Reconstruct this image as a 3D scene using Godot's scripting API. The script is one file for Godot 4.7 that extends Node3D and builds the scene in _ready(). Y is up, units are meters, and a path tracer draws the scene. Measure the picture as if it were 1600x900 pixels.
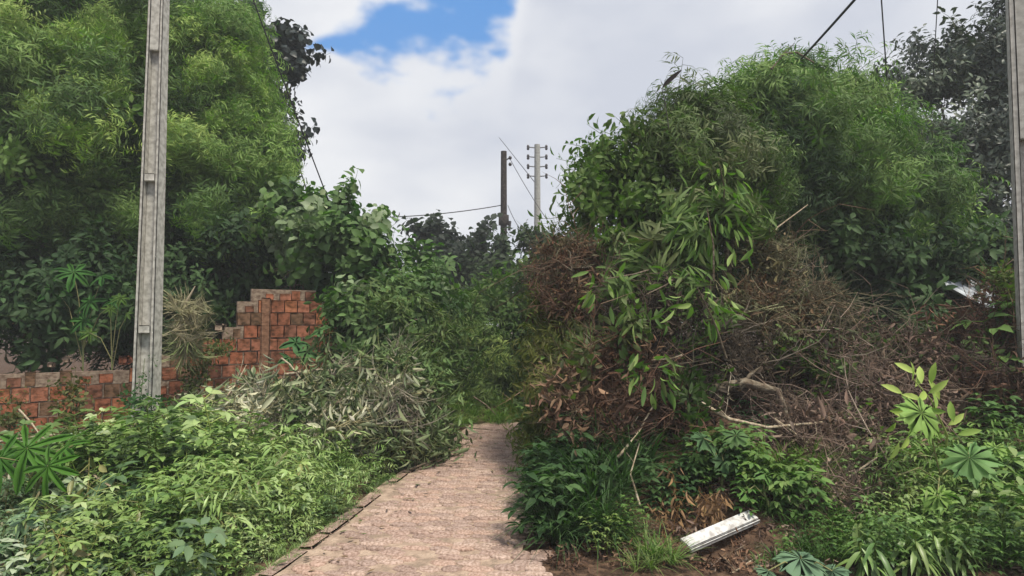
extends Node3D
# A roadside: an overgrown lot with a broken brick wall and a utility pole on the left of a stone road,
# a heap of felled branches with trees behind it on the right.

const FOCAL := 965.0          # pixels of focal length in the 1600 x 900 photograph
const EYE := 1.6
const PITCH := 3.2            # degrees the camera looks up
var rng := RandomNumberGenerator.new()
var rough := FastNoiseLite.new()
var used := {}
var M := {}                   # materials
var S := {}                   # leaf sprays shared by all plants: name -> array of meshes

# ------------------------------------------------------------------ placing

func at(x: float, y: float, z: float) -> Vector3:
	# the place z metres down the road on the sight line of a point of the photograph
	var p := deg_to_rad(PITCH)
	var b := (450.0 - y) / FOCAL
	var k := z / (cos(p) - b * sin(p))
	return Vector3((x - 800.0) / FOCAL * k, EYE + k * (b * cos(p) + sin(p)), -z)

func lump(x: float, y: float, z: float, rx: float, ry: float, rz := -1.0, w := 1.0) -> Dictionary:
	var k := z / FOCAL
	return {"c": at(x, y, z), "r": Vector3(rx * k, ry * k, rz if rz > 0.0 else 0.5 * (rx + ry) * k), "w": w}

func rnd(a: float, b: float) -> float:
	return rng.randf_range(a, b)

func ball() -> Vector3:
	var v := Vector3(rng.randfn(), rng.randfn(), rng.randfn())
	return v.normalized() if v.length() > 0.001 else Vector3.UP

func heap_height(x: float, z: float) -> float:
	# the bank of earth and rubbish on the right (z is metres ahead of the camera)
	var t := z - 0.12 * sin(x * 2.3) - 0.1 * sin(x * 5.1 + 1.0)
	var h := 0.42 * smoothstep(4.25, 5.6, t) + 0.85 * smoothstep(5.3, 7.5, t) - 0.7 * smoothstep(8.0, 10.5, t)
	h *= smoothstep(0.1, 0.75, x - 0.0176 * z)
	h -= 0.8 * exp(-(pow((x - 2.5) / 0.42, 2.0) + pow((z - 6.6) / 0.42, 2.0)))
	return h + 0.05 * rough.get_noise_2d(x * 40.0, z * 40.0) * smoothstep(0.02, 0.2, h)

# ------------------------------------------------------------------ naming

func numbered(called: String) -> String:
	var n: int = used.get(called, -1) + 1
	used[called] = n
	return called if n == 0 else "%s_%03d" % [called, n]

func tag(o: Node, label := "", category := "", group := "", kind := "") -> Node:
	if label: o.set_meta("label", label)
	if category: o.set_meta("category", category)
	if group: o.set_meta("group", group)
	if kind: o.set_meta("kind", kind)
	return o

func thing(called: String, label: String, category: String, where := Vector3.ZERO, group := "") -> Node3D:
	var o := Node3D.new()
	o.name = numbered(called)
	o.position = where
	add_child(o)
	tag(o, label, category, group)
	return o

func obj(called: String, mesh: Mesh, mat: Material, parent: Node = null) -> MeshInstance3D:
	var o := MeshInstance3D.new()
	o.mesh = mesh
	o.material_override = mat
	o.cast_shadow = GeometryInstance3D.SHADOW_CASTING_SETTING_ON
	if parent == null:
		o.name = numbered(called)
		add_child(o)
	else:
		o.name = called
		parent.add_child(o, true)
	return o

func scatter(called: String, mesh: Mesh, mat: Material, places: Array, colors: Array, parent: Node3D) -> void:
	if places.is_empty(): return
	var mm := MultiMesh.new()
	mm.transform_format = MultiMesh.TRANSFORM_3D
	mm.use_colors = true
	mm.mesh = mesh
	mm.instance_count = places.size()
	for i in places.size():
		var t: Transform3D = places[i]
		t.origin -= parent.position
		mm.set_instance_transform(i, t)
		mm.set_instance_color(i, colors[i])
	var o := MultiMeshInstance3D.new()
	o.multimesh = mm
	o.material_override = mat
	o.name = called
	parent.add_child(o, true)
	o.set_meta("kind", "stuff")

# ------------------------------------------------------------------ mesh building

class Mold:
	var v := PackedVector3Array()
	var c := PackedColorArray()
	var i := PackedInt32Array()

	func vert(p: Vector3, col: Color) -> int:
		v.append(p); c.append(col)
		return v.size() - 1

	func tri(a: int, b: int, d: int) -> void:
		i.append(a); i.append(b); i.append(d)

	func quad(a: int, b: int, d: int, e: int) -> void:
		tri(a, b, d); tri(a, d, e)

	func done() -> ArrayMesh:
		var n := PackedVector3Array()
		n.resize(v.size())
		for k in range(0, i.size(), 3):
			var f := (v[i[k + 2]] - v[i[k]]).cross(v[i[k + 1]] - v[i[k]])
			for j in 3: n[i[k + j]] += f
		for k in n.size():
			n[k] = n[k].normalized() if n[k].length() > 1e-12 else Vector3.UP
		var a := []
		a.resize(Mesh.ARRAY_MAX)
		a[Mesh.ARRAY_VERTEX] = v; a[Mesh.ARRAY_NORMAL] = n; a[Mesh.ARRAY_COLOR] = c; a[Mesh.ARRAY_INDEX] = i
		var m := ArrayMesh.new()
		m.add_surface_from_arrays(Mesh.PRIMITIVE_TRIANGLES, a)
		return m

	func tube(pts: Array, radii: Array, sides: int, col: Color) -> void:
		var first := v.size()
		for k in pts.size():
			var d: Vector3 = (pts[mini(k + 1, pts.size() - 1)] - pts[maxi(k - 1, 0)]).normalized()
			var x := d.cross(Vector3.RIGHT if absf(d.x) < 0.8 else Vector3.UP).normalized()
			var y := d.cross(x)
			for s in sides:
				var t := TAU * s / sides
				vert(pts[k] + (x * cos(t) + y * sin(t)) * float(radii[k]), col)
		for k in pts.size() - 1:
			for s in sides:
				var a := first + k * sides + s
				var b := first + k * sides + (s + 1) % sides
				quad(a, b, b + sides, a + sides)
		var cap := vert(pts[-1], col)
		for s in sides: tri(first + (pts.size() - 1) * sides + s, first + (pts.size() - 1) * sides + (s + 1) % sides, cap)
		cap = vert(pts[0], col)
		for s in sides: tri(first + (s + 1) % sides, first + s, cap)

	# a blade folded along its midrib and bending down towards its tip
	func leaf(p: Vector3, d: Vector3, up: Vector3, length: float, width: float, col: Color, bend := 0.3, fold := 0.35, rows := 2, wide := 0.42) -> void:
		var side := d.cross(up).normalized()
		var nrm := side.cross(d).normalized()
		var base := vert(p, col)
		var prev := [base, base, base]
		for k in range(1, rows + 1):
			var t := float(k) / rows
			var q := p + d * length * t - (nrm * 0.5 + Vector3.UP * 0.5) * length * bend * t * t
			if k == rows:
				var tip := vert(q, col)
				if rows > 1:
					tri(prev[0], prev[1], tip); tri(prev[1], prev[2], tip)
			else:
				var s := t / wide if t < wide else (1.0 - t) / (1.0 - wide)
				var w := width * 0.5 * sqrt(maxf(s, 0.0))
				var l := vert(q - side * w + nrm * w * fold, col)
				var m := vert(q, col)
				var r := vert(q + side * w + nrm * w * fold, col)
				if k == 1: tri(base, m, l); tri(base, r, m)
				else: quad(prev[0], prev[1], m, l); quad(prev[1], prev[2], r, m)
				prev = [l, m, r]

	func box(lo: Vector3, hi: Vector3, col: Color, bevel := 0.0) -> void:
		# six faces with their own corners; bevelled edges when asked
		var mid := (lo + hi) * 0.5
		var h := (hi - lo) * 0.5
		var id := {}
		for axis in 3:
			for s in [-1.0, 1.0]:
				for a in [-1.0, 1.0]:
					for b in [-1.0, 1.0]:
						var q := Vector3()
						q[axis] = s * h[axis]
						q[(axis + 1) % 3] = a * (h[(axis + 1) % 3] - bevel)
						q[(axis + 2) % 3] = b * (h[(axis + 2) % 3] - bevel)
						id[[axis, s, a, b]] = vert(mid + q, col)
				if s > 0: quad(id[[axis, s, -1.0, -1.0]], id[[axis, s, -1.0, 1.0]], id[[axis, s, 1.0, 1.0]], id[[axis, s, 1.0, -1.0]])
				else: quad(id[[axis, s, -1.0, -1.0]], id[[axis, s, 1.0, -1.0]], id[[axis, s, 1.0, 1.0]], id[[axis, s, -1.0, 1.0]])
		if bevel <= 0.0: return
		for axis in 3:   # the twelve edges run along each axis
			var u := (axis + 1) % 3
			var w := (axis + 2) % 3
			for su in [-1.0, 1.0]:
				for sw in [-1.0, 1.0]:
					# face u: its (a,b) are axes (u+1, u+2) = (w, axis); face w: (axis, u)
					var p0: int = id[[u, su, sw, -1.0]]
					var p1: int = id[[u, su, sw, 1.0]]
					var q0: int = id[[w, sw, -1.0, su]]
					var q1: int = id[[w, sw, 1.0, su]]
					if su * sw > 0: quad(p0, q0, q1, p1)
					else: quad(p0, p1, q1, q0)
		for sx in [-1.0, 1.0]:
			for sy in [-1.0, 1.0]:
				for sz in [-1.0, 1.0]:
					var a: int = id[[0, sx, sy, sz]]
					var b: int = id[[1, sy, sz, sx]]
					var d: int = id[[2, sz, sx, sy]]
					if sx * sy * sz > 0: tri(a, d, b)
					else: tri(a, b, d)

func shade(a: float, b: float) -> Color:
	var k := rnd(a, b)
	return Color(k * rnd(0.93, 1.08), k, k * rnd(0.85, 1.12))

# a hand-shaped leaf with pointed lobes round the end of its stalk; its plane is x-z, its tip towards -z
func palmate(lobes: int, size: float, deep: float, droop: float, spread := 5.4) -> ArrayMesh:
	var m := Mold.new()
	var vein := Color(1.5, 1.35, 1.4)
	var centre := m.vert(Vector3.ZERO, vein)
	var step := spread / (lobes - 1)
	var spot := func(a: float, r: float, lift: float, bend: float) -> Vector3:
		return Vector3(sin(a) * r, lift * size - bend * size * pow(r / size, 2.0), -cos(a) * r)
	var sinus := []
	for k in lobes + 1:
		var a := (k - 0.5) * step - spread * 0.5
		var l := size * (0.62 + 0.38 * cos(a * 0.5)) * deep * rnd(0.85, 1.1)
		sinus.append(spot.call(a, l * (0.55 if k in [0, lobes] else 1.0), 0.004, droop))
	for k in lobes:
		var a := k * step - spread * 0.5 + rnd(-0.06, 0.06)
		var l := size * (0.62 + 0.38 * cos(a * 0.5)) * rnd(0.85, 1.06)
		var bend := droop * rnd(0.6, 1.5)
		var tone := shade(0.82, 1.15)
		var rib := m.vert(spot.call(a, l * 0.5, -0.004, bend), Color(1.3, 1.2, 1.25))
		var rib2 := m.vert(spot.call(a, l * 0.8, -0.003, bend), tone)
		var tip := m.vert(spot.call(a, l, 0.0, bend), tone * 0.9)
		for s in [-1.0, 1.0]:
			var edge := [m.vert(sinus[k] if s < 0 else sinus[k + 1], tone)]
			for q in [[0.31, lerpf(deep, 1.0, 0.3)], [0.3, lerpf(deep, 1.0, 0.42)], [0.2, 0.78], [0.15, 0.8], [0.1, 0.91]]:
				edge.append(m.vert(spot.call(a + s * q[0] * step * rnd(0.85, 1.1), l * q[1], 0.01 * (1.0 - q[1]) + 0.006, bend), tone * rnd(0.9, 1.05)))
			edge.append(tip)
			m.tri(centre, edge[0], rib)
			m.tri(edge[0], edge[1], rib)
			m.tri(edge[1], edge[2], rib)
			m.tri(edge[2], rib2, rib)
			for j in range(2, 6): m.tri(edge[j], edge[j + 1], rib2)
	return m.done()

# ------------------------------------------------------------------ sprays: what crowns and thickets are made of; they grow along +y from the origin

func fine_spray() -> ArrayMesh:     # feathery, narrow leaves on drooping side twigs
	var m := Mold.new()
	var bark := Color(0.8, 0.7, 0.5)
	var lean := Vector3(rnd(-0.2, 0.2), 0, rnd(-0.2, 0.2))
	var pts := []
	for k in 4: pts.append(Vector3(0, 0.2 * k, 0) + lean * pow(k / 3.0, 2.0))
	m.tube(pts, [0.006, 0.005, 0.004, 0.002], 3, bark)
	for k in 9:
		var t := 0.15 + 0.85 * k / 8.0
		var p := Vector3(0, 0.6 * t, 0) + lean * t * t
		var a := k * 2.4 + rnd(-0.4, 0.4)
		var d := Vector3(cos(a), rnd(0.1, 0.7), sin(a)).normalized()
		var l := rnd(0.2, 0.36)
		m.tube([p, p + d * l * 0.6, p + d * l - Vector3(0, 0.06, 0)], [0.003, 0.002, 0.001], 3, bark)
		for j in 9:
			var s := 0.2 + 0.8 * j / 8.0
			var q := p + d * l * s - Vector3(0, 0.06 * s * s, 0)
			var turn := d.cross(Vector3.UP).normalized() * (1.0 if j % 2 else -1.0)
			var ld := (d * 0.6 + turn * 0.8 + Vector3(0, rnd(-0.7, 0.1), 0) + ball() * 0.25).normalized()
			m.leaf(q, ld, Vector3.UP + ball() * 0.5, rnd(0.09, 0.17), rnd(0.018, 0.032), shade(0.75, 1.25), 0.35, 0.3)
	return m.done()

func broad_spray(length: float, width: float, count: int) -> ArrayMesh:   # oval leaves on short stalks
	var m := Mold.new()
	var lean := Vector3(rnd(-0.15, 0.15), 0, rnd(-0.15, 0.15))
	var pts := []
	for k in 4: pts.append(Vector3(0, 0.16 * k, 0) + lean * pow(k / 3.0, 2.0))
	m.tube(pts, [0.007, 0.006, 0.004, 0.002], 3, Color(0.9, 0.75, 0.5))
	for k in count:
		var t := 0.1 + 0.9 * float(k) / (count - 1)
		var p := Vector3(0, 0.48 * t, 0) + lean * t * t
		var a := k * 2.4 + rnd(-0.4, 0.4)
		var d := Vector3(cos(a), rnd(-0.35, 0.6), sin(a)).normalized()
		p += d * rnd(0.02, 0.08)
		m.leaf(p, d, Vector3.UP + ball() * 0.45, length * rnd(0.7, 1.15), width * rnd(0.8, 1.15), shade(0.75, 1.2), rnd(0.1, 0.5), rnd(0.15, 0.4), 3)
	return m.done()

func hanging_spray() -> ArrayMesh:  # a whorl of long limp leaves at the end of a twig
	var m := Mold.new()
	m.tube([Vector3.ZERO, Vector3(0.01, 0.15, 0), Vector3(0, 0.3, 0.01)], [0.008, 0.007, 0.005], 4, Color(0.8, 0.75, 0.5))
	for k in 13:
		var t := 0.35 + 0.65 * k / 12.0
		var a := k * 2.4
		var d := Vector3(cos(a), rnd(-0.5, 0.35), sin(a)).normalized()
		m.leaf(Vector3(0, 0.3 * t, 0), d, Vector3.UP + ball() * 0.3, rnd(0.16, 0.25), rnd(0.03, 0.048), shade(0.8, 1.2), rnd(0.5, 1.0), 0.4, 4, 0.45)
	return m.done()

func weed_spray(tall: float, size: float, pairs: int) -> ArrayMesh:   # an upright stem with leaves in pairs and side shoots
	var m := Mold.new()
	var stem := Color(0.9, 0.85, 0.55)
	var lean := Vector3(rnd(-0.12, 0.12), 0, rnd(-0.12, 0.12))
	m.tube([Vector3(0, -0.05, 0), Vector3(0, tall * 0.5, 0) + lean * 0.3, Vector3(0, tall, 0) + lean], [0.005, 0.004, 0.002], 3, stem)
	for k in pairs:
		var t := 0.2 + 0.8 * float(k) / (pairs - 1)
		var p := Vector3(0, tall * t, 0) + lean * t * t
		var a := k * 1.57 + rnd(-0.4, 0.4)
		for s in [0.0, PI]:
			var d := Vector3(cos(a + s), rnd(0.0, 0.5), sin(a + s)).normalized()
			var l := rnd(0.06, 0.13) * (1.2 - 0.6 * t) * tall / 0.4
			m.tube([p, p + d * l], [0.003, 0.0015], 3, stem)
			for j in 3:
				var turn := d.rotated(Vector3.UP, (j - 1) * rnd(0.7, 1.1))
				m.leaf(p + d * l, (turn + Vector3(0, rnd(-0.3, 0.1), 0)).normalized(), Vector3.UP + ball() * 0.35, size * rnd(0.75, 1.2), size * rnd(0.4, 0.58), shade(0.75, 1.2), rnd(0.2, 0.5), 0.3, 3)
	return m.done()

func tuft_spray(tall: float, width: float, count: int) -> ArrayMesh:  # arching blades of grass
	var m := Mold.new()
	for k in count:
		var a := rnd(0, TAU)
		var out := rnd(0.15, 0.8)
		var d := Vector3(cos(a) * out, 1, sin(a) * out).normalized()
		m.leaf(Vector3(cos(a), 0, sin(a)) * rnd(0, 0.05), d, Vector3(-cos(a), 0.3, -sin(a)), tall * rnd(0.6, 1.15), width * rnd(0.7, 1.3), shade(0.7, 1.25), rnd(0.4, 1.1), 0.4, 4, 0.25)
	return m.done()

func dry_spray(limp: float) -> ArrayMesh:       # a cut branch whose leaves have curled and hang
	var m := Mold.new()
	var bark := Color(0.9, 0.8, 0.65)
	var lean := Vector3(rnd(-0.25, 0.25), 0, rnd(-0.25, 0.25))
	var pts := []
	for k in 4: pts.append(Vector3(0, 0.19 * k, 0) + lean * pow(k / 3.0, 2.0))
	m.tube(pts, [0.009, 0.007, 0.005, 0.003], 3, bark)
	for k in 13:
		var t := 0.2 + 0.8 * k / 12.0
		var p := Vector3(0, 0.57 * t, 0) + lean * t * t
		var a := k * 2.4 + rnd(-0.5, 0.5)
		var d := (Vector3(cos(a), rnd(-0.6, 0.6), sin(a)).normalized() + ball() * 0.3).normalized()
		var q := p + d * rnd(0.03, 0.14)
		m.tube([p, q], [0.003, 0.002], 3, bark)
		m.leaf(q, (d + Vector3.DOWN * limp).normalized(), ball(), rnd(0.1, 0.19), rnd(0.025, 0.055), shade(0.65, 1.35), rnd(-0.7, 0.9), rnd(0.5, 1.3), 4)
	return m.done()

func dead_spray() -> ArrayMesh:     # a tangle of bare forking twigs
	var m := Mold.new()
	for k in 7:
		var d := (Vector3.UP * rnd(0.2, 1.2) + ball()).normalized()
		var p := ball() * 0.06
		var l := rnd(0.25, 0.6)
		var q := p + d * l * 0.5 + ball() * 0.04
		var e := q + (d + ball() * 0.4).normalized() * l * 0.5
		m.tube([p, q, e], [0.006, 0.004, 0.0015], 3, shade(0.7, 1.3))
		for j in 4:
			var s := p.lerp(q, rnd(0.3, 1)) if j < 2 else q.lerp(e, rnd(0, 1))
			var f := s + (d + ball() * 0.9).normalized() * rnd(0.08, 0.25)
			m.tube([s, (s + f) * 0.5 + ball() * 0.015, f], [0.003, 0.002, 0.001], 3, shade(0.7, 1.3))
	return m.done()

func long_twig_spray() -> ArrayMesh:   # one long crooked switch with a few side twigs
	var m := Mold.new()
	var p := Vector3.ZERO
	var d := Vector3.UP
	var pts := [p]
	for k in 6:
		d = (d + ball() * 0.35).normalized()
		p += d * rnd(0.12, 0.22)
		pts.append(p)
	m.tube(pts, [0.009, 0.008, 0.007, 0.006, 0.005, 0.004, 0.002], 4, shade(0.8, 1.2))
	for k in 9:
		var q: Vector3 = pts[1 + k % 6]
		var e := (d + ball() * 1.1).normalized() * rnd(0.12, 0.4)
		m.tube([q, q + e * 0.5 + ball() * 0.03, q + e], [0.004, 0.003, 0.001], 3, shade(0.7, 1.3))
	return m.done()

func crumpled_spray() -> ArrayMesh: # dead leaves, dry and curled
	var m := Mold.new()
	for k in 20:
		var p := ball() * rnd(0.02, 0.24)
		m.leaf(p, (ball() + Vector3.DOWN * 0.5).normalized(), ball(), rnd(0.06, 0.15), rnd(0.02, 0.045), shade(0.6, 1.4), rnd(-0.8, 1.0), rnd(0.4, 1.4), 4)
	return m.done()

func make_sprays() -> void:
	S.fine = []; S.broad = []; S.round = []; S.hanging = []; S.weed = []; S.big_weed = []; S.tuft = []; S.long_tuft = []; S.dry = []; S.dead = []; S.crumpled = []; S.switch = []; S.disc = []; S.vine = []
	for k in 3:
		S.fine.append(fine_spray())
		S.broad.append(broad_spray(0.13, 0.06, 15))
		S.round.append(broad_spray(0.19, 0.13, 11))
		S.hanging.append(hanging_spray())
		S.weed.append(weed_spray(0.4, 0.055, 9))
		S.big_weed.append(weed_spray(0.38, 0.1, 6))
		S.tuft.append(tuft_spray(0.3, 0.009, 26))
		S.long_tuft.append(tuft_spray(0.75, 0.016, 30))
		S.dry.append(dry_spray(0.5 + 0.5 * k))
		S.dead.append(dead_spray())
		S.crumpled.append(crumpled_spray())
		S.switch.append(long_twig_spray())
		S.disc.append(broad_spray(0.17, 0.17, 10))
		S.vine.append(broad_spray(0.09, 0.07, 10))

# ------------------------------------------------------------------ plants

func pick(palette: Array, p: Vector3, patchy := 1.0) -> Color:
	# neighbours in a crown share a tone
	var n := clampf(0.5 + 0.8 * patchy * rough.get_noise_3dv(p * 9.0) + rnd(-0.4, 0.4), 0.0, 0.999)
	var f := n * (palette.size() - 1)
	var c: Color = palette[int(f)]
	return c.lerp(palette[mini(int(f) + 1, palette.size() - 1)], f - int(f)) * rnd(0.85, 1.2)

# spreads sprays of one kind through the lumps of a crown: mostly near their surface, with gaps
func crown(parent: Node3D, called: String, kind: String, lumps: Array, count: int, palette: Array, mat: Material, o := {}) -> void:
	var size: float = o.get("size", 1.0)
	var droop: float = o.get("droop", 0.0)
	var gaps: float = o.get("gaps", 0.25)
	var inner: float = o.get("inner", 0.45)
	var wild: float = o.get("wild", 0.6)
	var bunch: int = o.get("bunch", 8)          # sprays that share one bough
	var bough: float = o.get("bough", 0.5)      # its length in metres
	var stray: float = o.get("stray", 0.3)
	var spots: Array = [[], [], []]
	var tints: Array = [[], [], []]
	var total := 0.0
	for l in lumps: total += l.w * pow(l.r.x * l.r.y * l.r.z, 0.62)
	for l in lumps:
		var n := int(round(count * l.w * pow(l.r.x * l.r.y * l.r.z, 0.62) / total))
		var k := 0
		var tries := 0
		while k < n and tries < n * 3:
			tries += 1
			var d := ball()
			var r := lerpf(inner, 1.0, sqrt(rng.randf())) * (1.0 + stray * 1.3 * rough.get_noise_3dv((l.c + d) * 22.0)) + (stray * rng.randf() * rng.randf() if d.y > -0.2 else 0.0)
			var tip: Vector3 = l.c + d * l.r * r
			if rough.get_noise_3dv(tip * 17.0 + Vector3(50, 0, 0)) < -0.5 + gaps or tip.y < o.get("floor", 0.02): continue
			var way := (d * Vector3(1, 0.7, 1) + Vector3.UP * (0.3 - droop * 0.7) + ball() * wild * 0.6).normalized()
			var tone := pick(palette, tip)
			var many := maxi(1, int(bunch * rnd(0.5, 1.5)))
			var long := bough * rnd(0.6, 1.4)
			for j in many:
				var t := (j + rng.randf()) / many
				var p := tip + way * long * (t - 0.7) - Vector3.UP * droop * long * t * t * 0.6 + ball() * long * 0.16 * sqrt(rng.randf())
				if p.y < o.get("floor", 0.02): continue
				k += 1
				var grow := (way * 0.9 + Vector3.UP * (0.1 - droop * 0.6 * t) + ball() * wild).normalized()
				var x := grow.cross(ball()).normalized()
				var b := Basis(x, grow, x.cross(grow)).scaled_local(Vector3.ONE * size * rnd(0.55, 1.35))
				var v := rng.randi() % 3
				spots[v].append(Transform3D(b, p - grow * size * 0.2))
				tints[v].append(tone.lerp(pick(palette, p), 0.35) * rnd(0.88, 1.12))
	for v in 3: scatter(called, S[kind][v], mat, spots[v], tints[v], parent)

# trunk and limbs from the foot of a tree to the lumps of its crown
func limbs(parent: Node3D, foot: Vector3, lumps: Array, thick: float, mat: Material, fork := 0.35, twigs := 5) -> void:
	var b := parent.position
	var trunk := Mold.new()
	var top := Vector3.ZERO
	for l in lumps: top += l.c
	top /= lumps.size()
	var head := foot.lerp(top, fork + 0.15) + Vector3(rnd(-0.15, 0.15), 0, rnd(-0.15, 0.15))
	var pts := []
	var radii := []
	for k in 7:
		var t := k / 6.0
		pts.append(foot.lerp(head, t) + Vector3(sin(t * 5.0 + foot.x) * 0.06, -0.1 if k == 0 else 0.0, cos(t * 4.0) * 0.05) - b)
		radii.append(thick * (1.25 - 0.65 * sqrt(t)))
	trunk.tube(pts, radii, 9, Color.WHITE)
	obj("trunk", trunk.done(), mat, parent)
	for l in lumps:
		var limb := Mold.new()
		var from := foot.lerp(head, rnd(0.7, 1.0))
		var to: Vector3 = l.c
		var mid := from.lerp(to, 0.5) + Vector3(rnd(-0.2, 0.2), rnd(0.0, 0.3), rnd(-0.2, 0.2))
		var way := []
		var thin := []
		for k in 6:
			var t := k / 5.0
			way.append(from.lerp(mid, t).lerp(mid.lerp(to, t), t) - b)
			thin.append(lerpf(thick * 0.45, 0.012, t))
		limb.tube(way, thin, 6, Color.WHITE)
		for k in twigs:
			var s: Vector3 = way[3 + k % 3]
			var e: Vector3 = s + ball() * l.r * rnd(0.6, 0.95)
			limb.tube([s, (s + e) * 0.5 + ball() * 0.06, e], [0.014, 0.009, 0.004], 4, Color.WHITE)
		obj("branch", limb.done(), mat, parent)

func bar(parent: Node3D, called: String, pts: Array, radii: Array, mat: Material, tint := Color.WHITE, sides := 7) -> MeshInstance3D:
	var m := Mold.new()
	var local := []
	for p in pts: local.append(p - (parent.position if parent else Vector3.ZERO))
	m.tube(local, radii, sides, tint)
	return obj(called, m.done(), mat, parent)

# ------------------------------------------------------------------ materials

func speckle(freq: float, lo: float, hi: float, seed_: int, size := 512, octaves := 5) -> NoiseTexture2D:
	var n := FastNoiseLite.new()
	n.seed = seed_
	n.noise_type = FastNoiseLite.TYPE_SIMPLEX_SMOOTH
	n.frequency = freq
	n.fractal_octaves = octaves
	var t := NoiseTexture2D.new()
	t.width = size; t.height = size
	t.seamless = true
	t.noise = n
	var g := Gradient.new()
	g.set_color(0, Color(lo, lo, lo)); g.set_color(1, Color(hi, hi, hi))
	t.color_ramp = g
	return t

func stained(freq: float, a: Color, b: Color, c: Color, seed_: int, size := 512) -> NoiseTexture2D:
	var t := speckle(freq, 0, 1, seed_, size, 6)
	var g := Gradient.new()
	g.offsets = PackedFloat32Array([0.25, 0.5, 0.75])
	g.colors = PackedColorArray([a, b, c])
	t.color_ramp = g
	return t

func leaf_material(back: Color, roughness: float) -> StandardMaterial3D:
	var m := StandardMaterial3D.new()
	m.vertex_color_use_as_albedo = true
	m.roughness = roughness
	m.metallic_specular = 0.28
	m.cull_mode = BaseMaterial3D.CULL_DISABLED
	m.backlight_enabled = true
	m.backlight = back
	return m

func solid(tex: Texture2D, scale: float, roughness: float, relief := 0.0, height: Texture2D = null, world := true) -> StandardMaterial3D:
	var m := StandardMaterial3D.new()
	m.vertex_color_use_as_albedo = true
	m.albedo_texture = tex
	m.uv1_triplanar = true
	m.uv1_world_triplanar = world
	m.uv1_scale = Vector3.ONE * scale
	m.roughness = roughness
	m.metallic_specular = 0.3
	if height:
		m.heightmap_enabled = true
		m.heightmap_texture = height
		m.heightmap_scale = relief
	return m

func make_materials() -> void:
	M.leaf = leaf_material(Color(0.65, 0.85, 0.3), 0.55)
	M.weed = leaf_material(Color(0.5, 0.65, 0.3), 0.38)
	M.weed.metallic_specular = 0.45
	M.glossy = leaf_material(Color(0.35, 0.45, 0.15), 0.38)
	M.dry = leaf_material(Color(0.25, 0.22, 0.15), 0.85)
	M.twig = StandardMaterial3D.new()
	M.twig.vertex_color_use_as_albedo = true
	M.twig.roughness = 0.9
	var grain := speckle(0.03, 0.0, 1.0, 11)
	M.bark = solid(stained(0.02, Color(0.30, 0.26, 0.22), Color(0.42, 0.37, 0.31), Color(0.52, 0.49, 0.43), 3), 1.3, 0.95, 1.5, grain)
	M.pale_bark = solid(stained(0.02, Color(0.5, 0.44, 0.36), Color(0.62, 0.56, 0.47), Color(0.72, 0.68, 0.6), 4), 2.0, 0.9, 0.8, grain)
	M.brick = solid(stained(0.012, Color(0.50, 0.50, 0.42), Color(0.88, 0.86, 0.83), Color(1, 1, 1), 5), 1.6, 0.93, 0.5, grain)
	M.mortar = solid(stained(0.02, Color(0.40, 0.33, 0.28), Color(0.52, 0.45, 0.39), Color(0.6, 0.54, 0.47), 6), 1.5, 0.95, 0.6, grain)
	M.concrete = solid(stained(0.02, Color(0.60, 0.59, 0.56), Color(0.70, 0.69, 0.66), Color(0.76, 0.75, 0.72), 7, 1024), 0.55, 0.92)
	M.soil = solid(stained(0.012, Color(0.24, 0.185, 0.15), Color(0.32, 0.25, 0.20), Color(0.40, 0.32, 0.26), 8, 1024), 0.7, 1.0, 3.0, speckle(0.02, 0, 1, 21, 1024, 6))
	M.sand = solid(stained(0.010, Color(0.55, 0.485, 0.425), Color(0.62, 0.54, 0.475), Color(0.69, 0.61, 0.54), 9, 1024), 0.6, 1.0, 1.2, speckle(0.05, 0, 1, 22, 1024, 6))
	M.stone = solid(stained(0.03, Color(0.74, 0.71, 0.68), Color(0.89, 0.88, 0.87), Color(0.99, 0.99, 0.99), 10, 1024), 1.1, 0.95, 1.2, speckle(0.06, 0, 1, 23, 512, 6))
	M.old_wood = solid(stained(0.02, Color(0.16, 0.14, 0.13), Color(0.24, 0.21, 0.2), Color(0.32, 0.29, 0.27), 12), 1.0, 0.9, 0.5, grain)
	M.wire = StandardMaterial3D.new(); M.wire.albedo_color = Color(0.12, 0.12, 0.13); M.wire.roughness = 0.6
	M.metal = StandardMaterial3D.new(); M.metal.albedo_color = Color(0.4, 0.4, 0.41); M.metal.metallic = 0.6; M.metal.roughness = 0.5
	M.porcelain = StandardMaterial3D.new(); M.porcelain.albedo_color = Color(0.22, 0.2, 0.2); M.porcelain.roughness = 0.3
	M.plastic = solid(stained(0.01, Color(0.60, 0.58, 0.56), Color(0.76, 0.76, 0.75), Color(0.81, 0.81, 0.81), 13), 2.5, 0.45)
	M.roofing = solid(stained(0.012, Color(0.5, 0.52, 0.54), Color(0.64, 0.66, 0.68), Color(0.74, 0.76, 0.78), 14), 1.0, 0.9)

# ------------------------------------------------------------------ sky

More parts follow.
